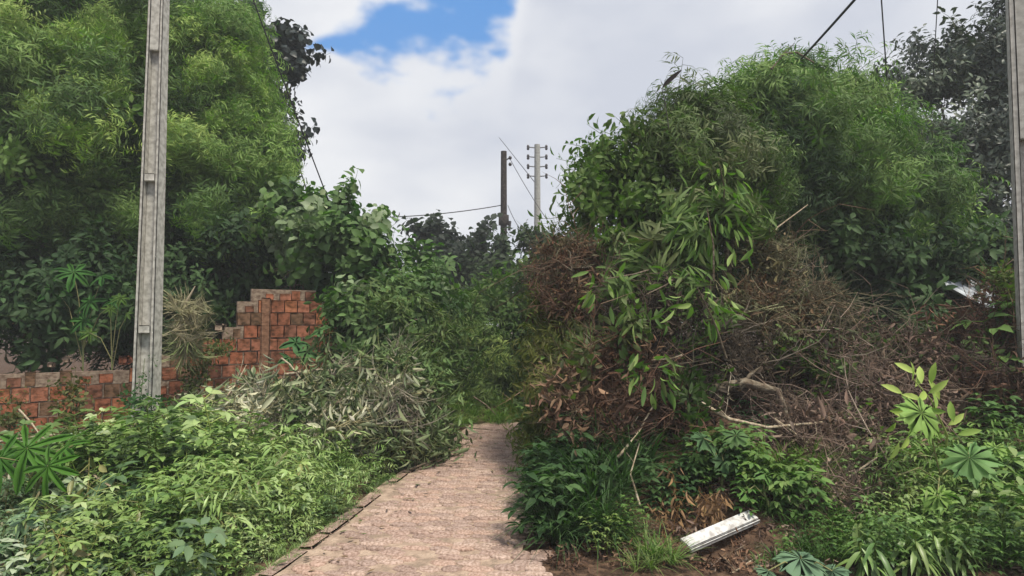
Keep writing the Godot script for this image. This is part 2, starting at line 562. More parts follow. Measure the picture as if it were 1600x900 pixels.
func make_sky() -> Sky:
	var w := 2048
	var h := 1024
	var puff := FastNoiseLite.new()
	puff.seed = 5; puff.frequency = 1.0; puff.fractal_octaves = 5
	puff.noise_type = FastNoiseLite.TYPE_SIMPLEX_SMOOTH
	var veil := FastNoiseLite.new()
	veil.seed = 9; veil.frequency = 1.0; veil.fractal_octaves = 3
	var data := PackedFloat32Array()
	data.resize(w * h * 3)
	var white := Vector3(0.64, 0.65, 0.675)
	var grey := Vector3(0.465, 0.49, 0.555)
	for j in h:
		var up := PI * (0.5 - (j + 0.5) / h)
		var cu := cos(up)
		var blue := Vector3(0.04, 0.2, 0.52).lerp(Vector3(0.25, 0.42, 0.66), exp(-maxf(up, 0.0) * 3.5))
		for i in w:
			var c := white
			if up > -0.01:
				var round_ := wrapf(TAU * (i + 0.5) / w, -PI, PI)      # the picture's first column lies straight ahead
				var d := Vector3(sin(round_) * cu, sin(up), -cos(round_) * cu)
				# clouds lie in a layer: they crowd together towards the horizon
				var q := d * Vector3(1.0, 2.2, 1.0)
				var n := puff.get_noise_3dv(q * 2.1)
				var s := veil.get_noise_3dv(q * 1.3 + Vector3(7, 0, 0))
				var fold := puff.get_noise_3dv(q * 4.5 + Vector3(0, 3, 0))
				c = white.lerp(grey, clampf(0.36 + 0.8 * s + 0.55 * n + 0.5 * fold + 0.22 * smoothstep(-0.15, 0.25, round_) * smoothstep(1.6, 1.2, absf(round_)), 0.0, 1.0))
				# breaks in the cloud: one over the road, others like it round the sky
				var along := round_ + 0.33
				var wide := 0.012 + 0.085 * smoothstep(0.0, 0.24, along)
				var gap := 1.0 - absf(up - 0.405 - 0.33 * along) / wide
				gap -= smoothstep(0.31, 0.39, along) * 2.2 + smoothstep(0.02, -0.08, along) * 2.5
				var far := smoothstep(0.9, 1.4, absf(round_)) + smoothstep(0.8, 1.05, up)
				gap = maxf(gap, lerpf(-3.0, s * 3.2 - 0.8, minf(far, 1.0)))
				var ragged := gap - 0.8 * puff.get_noise_3dv(q * 5.0) - 0.8 * puff.get_noise_3dv(q * 12.0) - 0.02
				var open := smoothstep(-0.25, 0.75, ragged)
				c = c.lerp(Vector3(0.645, 0.655, 0.68), smoothstep(-1.3, 0.0, gap) * 0.55)
				c = c.lerp(blue, open * 0.95)
			var k := (j * w + i) * 3
			data[k] = c.x; data[k + 1] = c.y; data[k + 2] = c.z
	var sky := Sky.new()
	var m := PanoramaSkyMaterial.new()
	m.panorama = ImageTexture.create_from_image(Image.create_from_data(w, h, false, Image.FORMAT_RGBF, data.to_byte_array()))
	sky.sky_material = m
	return sky

# ------------------------------------------------------------------ the scene

func _ready() -> void:
	rng.seed = 77
	rough.seed = 4; rough.frequency = 0.06; rough.fractal_octaves = 3
	var cam := Camera3D.new()
	cam.name = "camera"
	cam.fov = 50.0
	cam.position = Vector3(0, EYE, 0)
	cam.rotation_degrees = Vector3(PITCH, 0, 0)
	cam.far = 600.0
	add_child(cam)
	var around := WorldEnvironment.new()
	around.name = "environment"
	var e := Environment.new()
	e.background_mode = Environment.BG_SKY
	e.sky = make_sky()
	e.tonemap_mode = Environment.TONE_MAPPER_LINEAR
	e.tonemap_exposure = 1.38
	e.sdfgi_enabled = true; e.ssao_enabled = true; e.ssil_enabled = true
	e.fog_enabled = true
	e.fog_density = 0.003
	e.fog_light_color = Color(0.93, 0.95, 0.97)
	around.environment = e
	add_child(around)
	var sun := DirectionalLight3D.new()
	sun.name = "sun"
	sun.light_color = Color(1.0, 0.965, 0.9)
	sun.light_energy = 1.15
	sun.light_angular_distance = 12.0
	sun.shadow_enabled = true
	add_child(sun)
	sun.look_at_from_position(Vector3(0.35, 1.2, 0.45), Vector3.ZERO)
	make_materials()
	make_sprays()
	ground_and_road()
	wall()
	poles_and_wires()
	left_trees()
	left_shrubs()
	weeds()
	cut_pile()
	far_side()
	right_trees()
	right_heap()
	right_plants()
	small_things()

# ------------------------------------------------------------------ ground, bank and road

func road_left(z: float) -> float:
	return -1.68 + 0.176 * (z - 3.86) + 0.03 * sin(z * 1.7)

func sheet(nx: int, nz: int, f: Callable) -> ArrayMesh:
	var m := Mold.new()
	for j in nz + 1:
		for i in nx + 1:
			m.vert(f.call(float(i) / nx, float(j) / nz), Color.WHITE)
	for j in nz:
		for i in nx:
			var a := j * (nx + 1) + i
			m.quad(a, a + nx + 1, a + nx + 2, a + 1)
	return m.done()

func ground_and_road() -> void:
	var g := obj("ground", sheet(60, 60, func(u: float, v: float) -> Vector3:
		var x := (u - 0.5) * 2.0
		var z := (v - 0.5) * 2.0
		var p := Vector3(signf(x) * pow(absf(x), 3.0) * 300.0, -0.02, signf(z) * pow(absf(z), 3.0) * 300.0)
		return p), M.soil)
	tag(g, "", "", "", "structure")
	var b := obj("earth_bank", sheet(90, 90, func(u: float, v: float) -> Vector3:
		var z := lerpf(3.9, 11.0, v)
		var x := lerpf(0.0, 8.5, u) + 0.0176 * z
		return Vector3(x, heap_height(x, z) - 0.012, -z)), M.soil)
	tag(b, "", "", "", "structure")
	var road := obj("road", sheet(24, 60, func(u: float, v: float) -> Vector3:
		var z := lerpf(0.5, 10.4, v)
		var x := lerpf(road_left(z), 0.10 + 0.03 * sin(z * 4.0) + maxf(0.0, z - 7.5) * 2.4, u)
		return Vector3(x, 0.006 * rough.get_noise_2d(x * 60.0, z * 60.0), -z)), M.sand)
	tag(road, "", "", "", "structure")
	# paving stones bedded in the sand, worn almost level with it
	var kinds := []
	for k in 8:
		var m := Mold.new()
		var n := 8
		var ring := []
		for s in n:
			var a := TAU * (s + 0.5 + rnd(-0.15, 0.15)) / n
			var k2 := rnd(0.47, 0.53) / maxf(absf(cos(a)), absf(sin(a)))
			ring.append(Vector3(cos(a) * k2, 0, sin(a) * k2).limit_length(0.62))
		var rows := []
		for r in [[1.0, -0.5], [0.96, 0.35], [0.82, 0.8], [0.45, 1.0]]:
			var row := []
			for p in ring: row.append(m.vert(Vector3(p.x * r[0], r[1] + (rnd(-0.1, 0.1) if r[1] > 0 else 0.0), p.z * r[0]), Color.WHITE))
			rows.append(row)
		for r in 3:
			for s in n: m.quad(rows[r][s], rows[r + 1][s], rows[r + 1][(s + 1) % n], rows[r][(s + 1) % n])
		var top := m.vert(Vector3(0, 1.0, 0), Color.WHITE)
		for s in n: m.tri(rows[3][s], top, rows[3][(s + 1) % n])
		kinds.append(m.done())
	var tones := []
	for k in 6:
		var m: StandardMaterial3D = M.stone.duplicate()
		m.albedo_color = [Color(0.73, 0.64, 0.59), Color(0.70, 0.605, 0.56), Color(0.76, 0.67, 0.62), Color(0.68, 0.595, 0.555), Color(0.74, 0.635, 0.58), Color(0.65, 0.565, 0.525)][k]
		tones.append(m)
	var count := 0
	var z := 3.2
	var row := 0
	var rest: Array = []
	var rest_tints: Array = []
	while z < 9.9:
		var depth := rnd(0.07, 0.105)
		var x := road_left(z) + 0.19 + 0.07 * (row % 2)
		while x < 0.09 + 0.02 * z:
			var wide := rnd(0.11, 0.22)
			if rng.randf() > 0.14:      # sanded over here and there
				var where := Vector3(x + wide * 0.5, rnd(-0.004, 0.003), -z - depth * 0.5 + rnd(-0.012, 0.012))
				var size := Vector3(wide * 1.0, rnd(0.010, 0.019), depth * 0.98)
				var turn := rnd(-0.13, 0.13) - 0.17
				if count < 300:
					var o := obj("paving_stone", kinds[rng.randi() % 8], tones[rng.randi() % 6], road)
					o.position = where
					o.scale = size
					o.rotation.y = turn
					count += 1
				else:
					rest.append(Transform3D(Basis(Vector3.UP, turn).scaled_local(size), where))
					var c: Color = tones[rng.randi() % 6].albedo_color.srgb_to_linear()
					rest_tints.append(c)
			x += wide
		z += depth
		row += 1
	scatter("farther_paving", kinds[0], M.stone, rest, rest_tints, road)
	# a flush course of long stones along the left edge
	z = 3.1
	while z < 8.4:
		var l := rnd(0.3, 0.5)
		var m := Mold.new()
		if rng.randf() < 0.25:
			z += l
			continue
		m.box(Vector3(-0.055, -0.05, -l * 0.5 + 0.01), Vector3(0.055, 0.016, l * 0.5 - 0.01), Color(0.9, 0.9, 0.9), 0.012)
		for k in m.v.size(): m.v[k] += ball() * 0.004
		var o := obj("edging_stone", m.done(), tones[rng.randi() % 6], road)
		o.position = Vector3(road_left(z + l * 0.5) + 0.08, rnd(-0.008, 0.003), -z - l * 0.5)
		o.rotation.y = -0.175 + rnd(-0.03, 0.03)
		z += l
	tag(obj("grass_verge", sheet(20, 20, func(u: float, v: float) -> Vector3:
		var zz := lerpf(9.0, 14.0, v)
		var x := lerpf(-2.6, 0.9, u)
		return Vector3(x, 0.35 * smoothstep(9.6 + 0.5 * (x + 0.8), 11.6, zz) - 0.01, -zz)), M.soil), "", "", "", "structure")

# ------------------------------------------------------------------ brick wall

func wall() -> void:
	var a := Vector3(at(-40, 500, 7.7).x, 0, -7.7)
	var b := Vector3(at(525, 500, 10.2).x, 0, -10.2)
	var along := (b - a).normalized()
	var length := a.distance_to(b)
	var w := thing("brick_wall", "low broken wall of red clay blocks running behind the tall concrete pole", "wall", a)
	w.rotation.y = atan2(-along.z, along.x)
	var pitch := 0.195
	var columns := int(length / pitch)
	var shapes := []
	for k in 5:
		var m := Mold.new()
		m.box(Vector3(-0.093, 0.001, -0.05), Vector3(0.093, 0.184, 0.05), Color.WHITE, 0.006)
		if k > 1:     # worn and chipped
			for n in m.v.size(): m.v[n] += ball() * rnd(0.0, 0.007)
		shapes.append(m.done())
	var tones := []
	for c in [Color(0.60, 0.39, 0.30), Color(0.66, 0.44, 0.35), Color(0.54, 0.37, 0.30), Color(0.70, 0.46, 0.34), Color(0.50, 0.39, 0.31), Color(0.65, 0.41, 0.31)]:
		var m: StandardMaterial3D = M.brick.duplicate()
		m.albedo_color = c
		tones.append(m)
	var core := Mold.new()
	for c in range(-4, columns + 1):
		var u := maxf(0.0, float(c) / columns)           # 0 at the left end, 1 at the right
		var rows := 5
		if u > 0.43: rows = 6
		if u > 0.56: rows = 7
		if u > 0.645: rows = 8
		if u > 0.67: rows = 9
		if u > 0.69: rows = 10
		if u > 0.72: rows = 11
		if u > 0.40 and u < 0.44: rows = 4
		if u > 0.95: rows = 10
		for r in rows:
			var shift := 0.5 * pitch * (r % 2)
			if r == rows - 1 and rng.randf() < 0.18: continue
			if u > 0.46 and u < 0.54 and r in [2, 3] and rng.randf() < 0.6: continue    # a broken hole right of the pole
			var o := obj("brick", shapes[rng.randi() % 5], tones[(rng.randi() % 6)], w)
			o.position = Vector3(c * pitch + shift + rnd(-0.004, 0.004), r * pitch + rnd(-0.003, 0.003), rnd(-0.006, 0.006))
			o.rotation = Vector3(0, rnd(-0.03, 0.03), rnd(-0.015, 0.015))
			if u > 0.66 and r > 6: o.scale = Vector3(1.04, 1.05, 1.0 + rnd(0.0, 0.05))     # close, worn joints
			if r == rows - 1 and rng.randf() < 0.6:      # the top course is broken
				o.scale = Vector3(rnd(0.55, 1.0), rnd(0.5, 1.0), 1)
				o.position.x += rnd(-0.03, 0.03)
		core.box(Vector3(c * pitch - 0.0975, -0.05, -0.042), Vector3(c * pitch + 0.0975, rows * pitch - 0.03, 0.04), Color.WHITE)
	obj("mortar", core.done(), M.mortar, w)
	var pier := Mold.new()
	pier.box(Vector3(columns * 0.765 * pitch - 0.07, -0.05, 0.055), Vector3(columns * 0.765 * pitch + 0.06, 1.98, 0.095), Color(0.95, 0.68, 0.56), 0.012)
	for n in pier.v.size(): pier.v[n] += ball() * 0.012
	obj("pier", pier.done(), M.mortar, w)

# ------------------------------------------------------------------ poles and wires

# a tapering concrete pole of H section: two flanges, a thin web between them, and cross bars that close its pockets
func concrete_pole(label: String, foot: Vector3, turn: float, tall: float, deep: float, wide: float, bars: Array, solid_from: float) -> Node3D:
	var t := thing("concrete_pole", label, "utility pole", foot)
	t.rotation.y = turn
	var taper := func(y: float) -> float: return 1.0 - 0.052 * y
	var piece := func(x0: float, x1: float, z0: float, z1: float, y0: float, y1: float) -> ArrayMesh:
		var m := Mold.new()
		m.box(Vector3(x0, y0, z0), Vector3(x1, y1, z1), Color.WHITE, 0.008)
		for n in m.v.size():
			var k: float = taper.call(m.v[n].y)
			m.v[n].x *= k; m.v[n].z *= k
		return m.done()
	for s in [-1.0, 1.0]:
		var x0: float = s * wide * 0.5
		var x1: float = s * wide * 0.31
		obj("flange", piece.call(minf(x0, x1), maxf(x0, x1), -deep * 0.5, deep * 0.5, -0.3, tall), M.concrete, t)
	obj("web", piece.call(-wide * 0.315, wide * 0.315, -deep * 0.08, deep * 0.08, -0.3, tall - 0.01), M.concrete, t)
	for y in bars: obj("cross_bar", piece.call(-wide * 0.312, wide * 0.312, -deep * 0.485, deep * 0.485, y, y + 0.09), M.concrete, t)
	obj("solid_top", piece.call(-wide * 0.312, wide * 0.312, -deep * 0.485, deep * 0.485, solid_from, tall - 0.02), M.concrete, t)
	return t

func wire(label: String, from: Vector3, to: Vector3, sag: float, r: float) -> void:
	var m := Mold.new()
	var pts := []
	var radii := []
	for k in 25:
		var t := k / 24.0
		pts.append(from.lerp(to, t) - Vector3(0, sag * 4.0 * t * (1.0 - t), 0) - from)
		radii.append(r)
	m.tube(pts, radii, 5, Color.WHITE)
	var o := obj("overhead_wire", m.done(), M.wire)
	o.position = from
	tag(o, label, "wire")

func poles_and_wires() -> void:
	var foot := at(225, 723, 7.0)
	foot.y = 0
	concrete_pole("tall grey concrete utility pole with recessed pockets standing in weeds before the wall", foot, 0.06, 8.2, 0.21, 0.235, [0.6, 1.48, 3.2], 4.72)
	foot = at(1632, 760, 6.2)
	foot.y = 0
	concrete_pole("weathered concrete pole cut off by the right edge, beside the dark tree", foot, -0.55, 9.0, 0.26, 0.32, [1.2, 2.3], 3.45)
	# far concrete pole with racks of insulators
	foot = at(840, 500, 24.0); foot.y = 0.0
	var t := thing("far_utility_pole", "slim pale pole with insulators on both sides, far behind the heap", "utility pole", foot)
	var top := 8.6
	bar(t, "pole", [foot, foot + Vector3(0, top, 0)], [0.16, 0.115], M.concrete, Color(0.8, 0.82, 0.85), 10)
	for k in 4:
		var y := top - 0.12 - 0.38 * k
		for s in [-1.0, 1.0]:
			var p := foot + Vector3(0, y, 0)
			var arm := bar(t, "bracket", [p + Vector3(s * 0.1, 0, 0), p + Vector3(s * 0.34, 0.02, 0)], [0.025, 0.02], M.metal)
			var m := Mold.new()
			var q := p + Vector3(s * 0.36, -0.09, 0) - t.position
			m.tube([q, q + Vector3(0, 0.05, 0), q + Vector3(0, 0.09, 0), q + Vector3(0, 0.13, 0), q + Vector3(0, 0.2, 0)], [0.035, 0.06, 0.04, 0.06, 0.035], 8, Color.WHITE)
			obj("insulator", m.done(), M.porcelain, t)
	# dark wooden pole
	var wood := at(787, 500, 23.0); wood.y = 0.0
	t = thing("wooden_pole", "dark weathered wooden pole with a collar, above the far bushes", "utility pole", wood)
	bar(t, "pole", [wood, wood + Vector3(0, 8.05, 0)], [0.15, 0.115], M.old_wood, Color.WHITE, 10)
	bar(t, "collar", [wood + Vector3(0, 5.25, 0), wood + Vector3(0, 5.62, 0)], [0.2, 0.2], M.old_wood, Color.WHITE, 10)
	bar(t, "transformer_fuse", [wood + Vector3(0.2, 5.05, 0), wood + Vector3(0.24, 5.4, 0)], [0.05, 0.05], M.porcelain)
	bar(t, "bracket", [wood + Vector3(0.05, 7.7, 0), wood + Vector3(0.28, 7.85, 0)], [0.03, 0.02], M.metal)
	for y in [7.85, 7.6]:
		var m := Mold.new()
		var q := Vector3(0.24, y - 0.1, 0)
		m.tube([q, q + Vector3(0, 0.06, 0), q + Vector3(0, 0.12, 0)], [0.045, 0.07, 0.04], 8, Color.WHITE)
		obj("insulator", m.done(), M.porcelain, t)
	var peg := wood + Vector3(0.24, 7.75, 0)
	wire("thin wire sagging left from the dark wooden pole to behind the shrubs", wood + Vector3(-0.1, 6.0, 0), at(560, 340, 22.0), 0.12, 0.018)
	wire("higher of two wires falling right from the dark wooden pole", peg, at(870, 365, 21.0), 0.1, 0.012)
	wire("lower wire dropping steeply right of the wooden pole's collar", wood + Vector3(0.15, 6.0, 0), at(830, 375, 20.0), 0.2, 0.012)
	wire("wire slanting down from upper left onto the slim far pole", foot + Vector3(-0.1, 7.1, 0), at(780, 215, 34.0), 0.0, 0.016)
	wire("long wire descending past the dark round leaves to the shrubs", at(300, -260, 8.0), at(518, 325, 10.4), 0.03, 0.011)
	wire("wire falling through the gap between feathery tree and clouds, left of the long one", at(430, 120, 14.6), at(484, 312, 14.0), 0.1, 0.015)
	wire("thick dark cable slanting up out of the crown of the big right tree", at(1252, 92, 9.0), at(1500, -191, 5.0), 0.02, 0.017)
	wire("thin wire hanging down left of the dark tree's top", at(1359, -260, 8.0), at(1398, 300, 11.4), 0.0, 0.011)
	wire("faint wire above the top of the dark right tree", at(1480, -260, 9.0), at(1458, 120, 11.0), 0.0, 0.008)

# ------------------------------------------------------------------ left: trees behind the wall

func left_trees() -> void:
	var green := [Color(0.055, 0.095, 0.04), Color(0.095, 0.165, 0.055), Color(0.15, 0.25, 0.07), Color(0.24, 0.35, 0.10)]
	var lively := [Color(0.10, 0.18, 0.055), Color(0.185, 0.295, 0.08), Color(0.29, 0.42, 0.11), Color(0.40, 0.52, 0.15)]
	var foot := Vector3(at(90, 500, 10.5).x, 0, -10.5)
	var t := thing("feathery_tree", "tall feathery green tree at the left edge, behind the low wall", "tree", foot)
	var l := [lump(40, 60, 10.5, 120, 120), lump(150, 20, 10.8, 110, 110), lump(60, 220, 10.2, 130, 110), lump(170, 180, 10.6, 90, 120), lump(40, 370, 10.4, 110, 100), lump(160, 350, 10.8, 90, 110), lump(100, -110, 11, 150, 110), lump(-110, 150, 10.8, 110, 180), lump(-90, 400, 10.4, 90, 100)]
	limbs(t, foot, l, 0.11, M.bark)
	crown(t, "foliage", "fine", l, 3000, green, M.leaf, {"droop": 0.5, "gaps": 0.3, "size": 0.95, "bough": 0.75, "bunch": 9, "stray": 0.4})
	crown(t, "climbers", "broad", l.slice(2, 6), 330, green.slice(1, 4), M.leaf, {"droop": 0.3, "gaps": 0.25, "size": 0.9, "inner": 0.8})
	crown(t, "young_or_lit_foliage", "fine", [lump(60, 60, 9.6, 70, 40), lump(150, 40, 9.9, 60, 40), lump(40, 150, 9.4, 50, 30), lump(185, 130, 9.9, 40, 40), lump(120, 200, 9.5, 40, 25)], 260, lively.slice(1, 4), M.leaf, {"droop": 0.5, "gaps": 0.2, "size": 0.7})  # sunlit brightness of the upper crown, put into the leaf colour
	foot = Vector3(at(300, 500, 11.5).x, 0, -11.5)
	t = thing("feathery_tree", "bright yellow-green feathery tree between the concrete pole and the open sky", "tree", foot)
	l = [lump(345, 75, 11.5, 55, 65), lump(260, 110, 11.3, 60, 80), lump(355, 150, 11.4, 52, 65), lump(330, 240, 11.2, 85, 80), lump(255, 260, 11.4, 70, 80), lump(395, 250, 11.6, 45, 55), lump(350, 340, 11.3, 80, 60), lump(375, 110, 11.8, 28, 40), lump(375, 30, 12.0, 22, 40), lump(310, 25, 11.8, 26, 18), lump(402, 185, 11.6, 20, 30), lump(436, 262, 11.7, 18, 18), lump(388, 60, 12.0, 12, 14)]
	limbs(t, foot, l, 0.1, M.bark)
	crown(t, "foliage", "fine", l, 2100, lively.slice(0, 3), M.leaf, {"droop": 0.4, "gaps": 0.34, "size": 0.85, "bough": 0.75, "bunch": 9, "stray": 0.5})
	var young := [lump(368, 135, 11.0, 35, 40), lump(280, 120, 10.7, 40, 40), lump(370, 60, 11.4, 30, 30), lump(290, 220, 10.3, 40, 32), lump(325, 90, 10.9, 55, 45), lump(345, 200, 10.9, 40, 30)]
	crown(t, "young_or_lit_foliage", "fine", young, 230, lively.slice(2, 4), M.leaf, {"droop": 0.5, "gaps": 0.2, "size": 0.7})
	# the dark leaves that reach out behind it
	foot = Vector3(at(390, 500, 15.5).x, 0, -15.5)
	t = thing("dark_tree", "dark round-leaved tree top peeping out right of the yellow-green tree", "tree", foot)
	l = [lump(438, 90, 15.5, 32, 38, 0.5, 2.2), lump(462, 64, 15.5, 18, 16), lump(462, 112, 15.5, 18, 16), lump(425, 140, 15.5, 20, 16), lump(395, 45, 15.8, 30, 40), lump(445, 240, 15.6, 24, 20), lump(400, 220, 15.8, 50, 50)]
	limbs(t, foot, l, 0.1, M.bark, 0.6)
	crown(t, "foliage", "disc", l, 520, [Color(0.024, 0.034, 0.034), Color(0.042, 0.055, 0.052)], M.glossy, {"gaps": 0.25, "size": 1.0, "bough": 0.5, "bunch": 6, "stray": 0.5})
	# the shade behind the wall
	var shrub := func(label: String, x: float, z: float, lumps: Array, n: int, palette: Array, kind := "broad", size := 1.0) -> void:
		var f := Vector3(at(x, 500, z).x, 0, -z)
		var s := thing("understory_shrub", label, "shrub", f)
		limbs(s, f, lumps, 0.035, M.bark, 0.2)
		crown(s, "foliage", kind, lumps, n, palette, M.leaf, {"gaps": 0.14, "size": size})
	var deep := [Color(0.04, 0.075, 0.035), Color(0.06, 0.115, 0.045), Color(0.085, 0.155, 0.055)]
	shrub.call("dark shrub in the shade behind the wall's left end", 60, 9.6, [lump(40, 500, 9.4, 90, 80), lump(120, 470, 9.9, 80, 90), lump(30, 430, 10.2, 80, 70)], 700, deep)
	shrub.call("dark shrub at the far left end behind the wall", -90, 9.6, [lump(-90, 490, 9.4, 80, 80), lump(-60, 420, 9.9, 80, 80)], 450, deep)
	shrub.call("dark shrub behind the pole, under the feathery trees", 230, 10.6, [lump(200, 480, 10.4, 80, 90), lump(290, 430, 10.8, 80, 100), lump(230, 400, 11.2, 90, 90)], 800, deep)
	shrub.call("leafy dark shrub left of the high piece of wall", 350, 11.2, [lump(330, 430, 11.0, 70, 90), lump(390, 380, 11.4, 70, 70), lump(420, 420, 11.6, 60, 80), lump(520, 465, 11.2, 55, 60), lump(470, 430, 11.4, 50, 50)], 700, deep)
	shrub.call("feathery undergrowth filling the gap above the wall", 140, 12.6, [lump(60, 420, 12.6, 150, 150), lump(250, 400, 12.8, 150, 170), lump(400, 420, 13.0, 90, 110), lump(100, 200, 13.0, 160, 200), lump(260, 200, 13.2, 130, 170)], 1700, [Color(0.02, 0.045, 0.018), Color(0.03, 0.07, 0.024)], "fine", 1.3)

# ------------------------------------------------------------------ left: shrubs on and round the wall

# a plant of hand-shaped leaves, each leaf a part
func palmate_plant(called: String, label: String, foot: Vector3, leaves: Array, mat: Material, tints: Array, lobes := 7, deep := 0.34, droop := 0.3) -> Node3D:
	# leaves: [place, size, way it points (yaw), tip-down tilt, roll]
	var t := thing(called, label, "plant", foot)
	var stem_top := Vector3.ZERO
	for q in leaves: stem_top += q[0]
	stem_top = foot.lerp(stem_top / leaves.size(), 0.7)
	bar(t, "stem", [foot - Vector3(0, 0.05, 0), foot.lerp(stem_top, 0.5) + Vector3(0.02, 0, 0.01), stem_top], [0.014, 0.011, 0.007], M.twig, Color(0.16, 0.19, 0.07))
	for q in leaves:
		var p: Vector3 = q[0]
		bar(t, "stalk", [stem_top.lerp(foot, rnd(0.0, 0.35)), stem_top.lerp(p, 0.5) + Vector3(0, 0.05, 0), p], [0.006, 0.005, 0.004], M.twig, Color(0.2, 0.2, 0.08), 5)
		var o := obj("leaf", palmate(lobes, q[1], deep, droop), mat_tinted(mat, tints[rng.randi() % tints.size()]), t)
		o.position = p - foot
		o.basis = Basis(Vector3.UP, q[2] + PI) * Basis(Vector3.RIGHT, -q[3]) * Basis(Vector3.BACK, q[4])
	return t

var tinted := {}
func mat_tinted(mat: StandardMaterial3D, c: Color) -> StandardMaterial3D:
	var key := [mat, c]
	if not tinted.has(key):
		var m: StandardMaterial3D = mat.duplicate()
		m.albedo_color = c.linear_to_srgb()
		tinted[key] = m
	return tinted[key]

func left_shrubs() -> void:
	var leafy := [Color(0.05, 0.095, 0.04), Color(0.085, 0.155, 0.055), Color(0.135, 0.22, 0.075), Color(0.3, 0.36, 0.24)]
	var mk := func(label: String, x: float, z: float, lumps: Array, n: int, kind: String, palette: Array, size: float) -> void:
		var f := Vector3(at(x, 500, z).x, 0, -z)
		var s := thing("wall_shrub", label, "shrub", f)
		limbs(s, f, lumps, 0.04, M.bark, 0.25)
		crown(s, "foliage", kind, lumps, n, palette, M.leaf, {"gaps": 0.2, "size": size})
	mk.call("broad-leaved shrub spilling over the high piece of wall", 480, 10.8, [lump(455, 350, 10.6, 60, 45), lump(520, 345, 10.9, 55, 45), lump(480, 395, 10.5, 55, 32), lump(430, 330, 11.0, 40, 35)], 420, "round", leafy, 0.85)
	mk.call("large-leaved climbing shrub whose rounded top stands against the clouds", 570, 10.4, [lump(570, 355, 10.4, 38, 32), lump(545, 400, 10.2, 60, 50), lump(610, 430, 10.4, 65, 50), lump(665, 445, 10.6, 42, 36), lump(585, 470, 10.0, 60, 60)], 560, "round", leafy, 0.8)
	mk.call("dense green shrub below the far bushes, right of the brick wall", 640, 9.6, [lump(600, 520, 9.4, 70, 70), lump(650, 480, 9.8, 60, 60), lump(660, 560, 9.2, 55, 60), lump(560, 540, 9.3, 45, 60)], 800, "broad", leafy.slice(0, 3), 0.9)
	# loose twigs with thin leaves that lean over the road from it
	mk.call("loose thin-leaved shrub leaning towards the road before the dense shrub", 660, 8.8, [lump(690, 520, 8.8, 50, 50), lump(640, 560, 8.7, 60, 50), lump(700, 580, 8.6, 45, 45), lump(620, 500, 9.0, 50, 40)], 260, "dry", [Color(0.05, 0.09, 0.03), Color(0.09, 0.15, 0.045), Color(0.16, 0.22, 0.08)], 0.75)
	# papaya and castor plants in the shade behind the wall
	var bright := [Color(0.05, 0.15, 0.03), Color(0.06, 0.17, 0.035)]
	palmate_plant("castor_plant", "castor plant with bright hand-shaped leaves in the shade left of the pole", Vector3(at(130, 500, 8.9).x, 0, -8.9), [
		[at(115, 425, 8.9), 0.34, 0.3, 0.9, 0.2], [at(160, 432, 8.8), 0.26, -0.6, 0.5, 0.1], [at(85, 450, 9.0), 0.3, 0.9, 0.8, -0.2], [at(140, 470, 8.8), 0.28, -0.2, 1.1, 0.0], [at(180, 470, 8.7), 0.2, -0.4, 0.9, 0.3], [at(130, 500, 8.8), 0.26, 0.5, 1.1, -0.3]], M.leaf, bright)
	palmate_plant("castor_plant", "small yellow-green castor sprout just left of the pole above the wall", Vector3(at(180, 500, 8.6).x, 0, -8.6), [
		[at(188, 465, 8.5), 0.15, 0.2, 0.9, 0.3], [at(172, 482, 8.6), 0.13, 0.7, 1.0, 0], [at(200, 490, 8.5), 0.12, -0.5, 0.9, 0], [at(140, 520, 8.6), 0.16, 0.9, 1.1, 0.1]], M.leaf, [Color(0.15, 0.25, 0.04), Color(0.11, 0.2, 0.04)])
	palmate_plant("castor_plant", "young plant with one glowing yellow leaf in front of the high wall piece", Vector3(at(480, 500, 8.2).x, 0, -8.2), [
		[at(500, 515, 8.0), 0.22, -1.2, 0.5, 0.3], [at(462, 535, 8.1), 0.24, 0.6, 0.7, 0.0], [at(480, 550, 8.0), 0.2, -0.2, 0.9, 0.2], [at(450, 560, 8.0), 0.18, 1.2, 0.8, 0]], M.leaf, [Color(0.06, 0.15, 0.05), Color(0.09, 0.19, 0.06)], 5, 0.45)
	palmate_plant("castor_plant", "castor plant with big drooping leaves of many fingers at the lower left edge", Vector3(at(50, 500, 4.7).x, 0, -4.7), [
		[at(42, 700, 4.6), 0.34, 0.15, 1.0, 0.15], [at(100, 698, 4.7), 0.27, -0.5, 0.85, -0.2], [at(0, 715, 4.5), 0.3, 0.6, 1.15, 0.1], [at(75, 728, 4.4), 0.25, -0.1, 1.2, 0.0], [at(125, 690, 4.8), 0.2, -1.2, 0.7, 0.0]], M.leaf, [Color(0.08, 0.2, 0.03), Color(0.065, 0.17, 0.03), Color(0.11, 0.25, 0.04)], 9, 0.2)
	palmate_plant("castor_plant", "low plant with a folded blue-green leaf at the edge of the bright weeds", Vector3(at(165, 500, 5.9).x, 0, -5.9), [
		[at(165, 705, 5.8), 0.2, 0.9, 0.5, 0.5], [at(190, 715, 5.8), 0.18, -0.9, 0.7, -0.5], [at(140, 725, 5.8), 0.15, 0.2, 0.9, 0]], M.leaf, [Color(0.055, 0.15, 0.07)], 5, 0.55)
	palmate_plant("pale_leaf_plant", "plant with limp pale-green leaves between castor fingers and bright weeds, lower left", Vector3(at(125, 500, 4.6).x, 0, -4.6), [
		[at(118, 752, 4.5), 0.13, 0.8, 0.6, 0.4], [at(95, 770, 4.45), 0.12, 1.6, 0.7, 0.2], [at(140, 778, 4.4), 0.11, -0.4, 0.9, -0.3], [at(160, 745, 4.6), 0.1, -1.2, 0.6, 0.0]], M.weed, [Color(0.33, 0.42, 0.24), Color(0.24, 0.35, 0.14)], 5, 0.6)
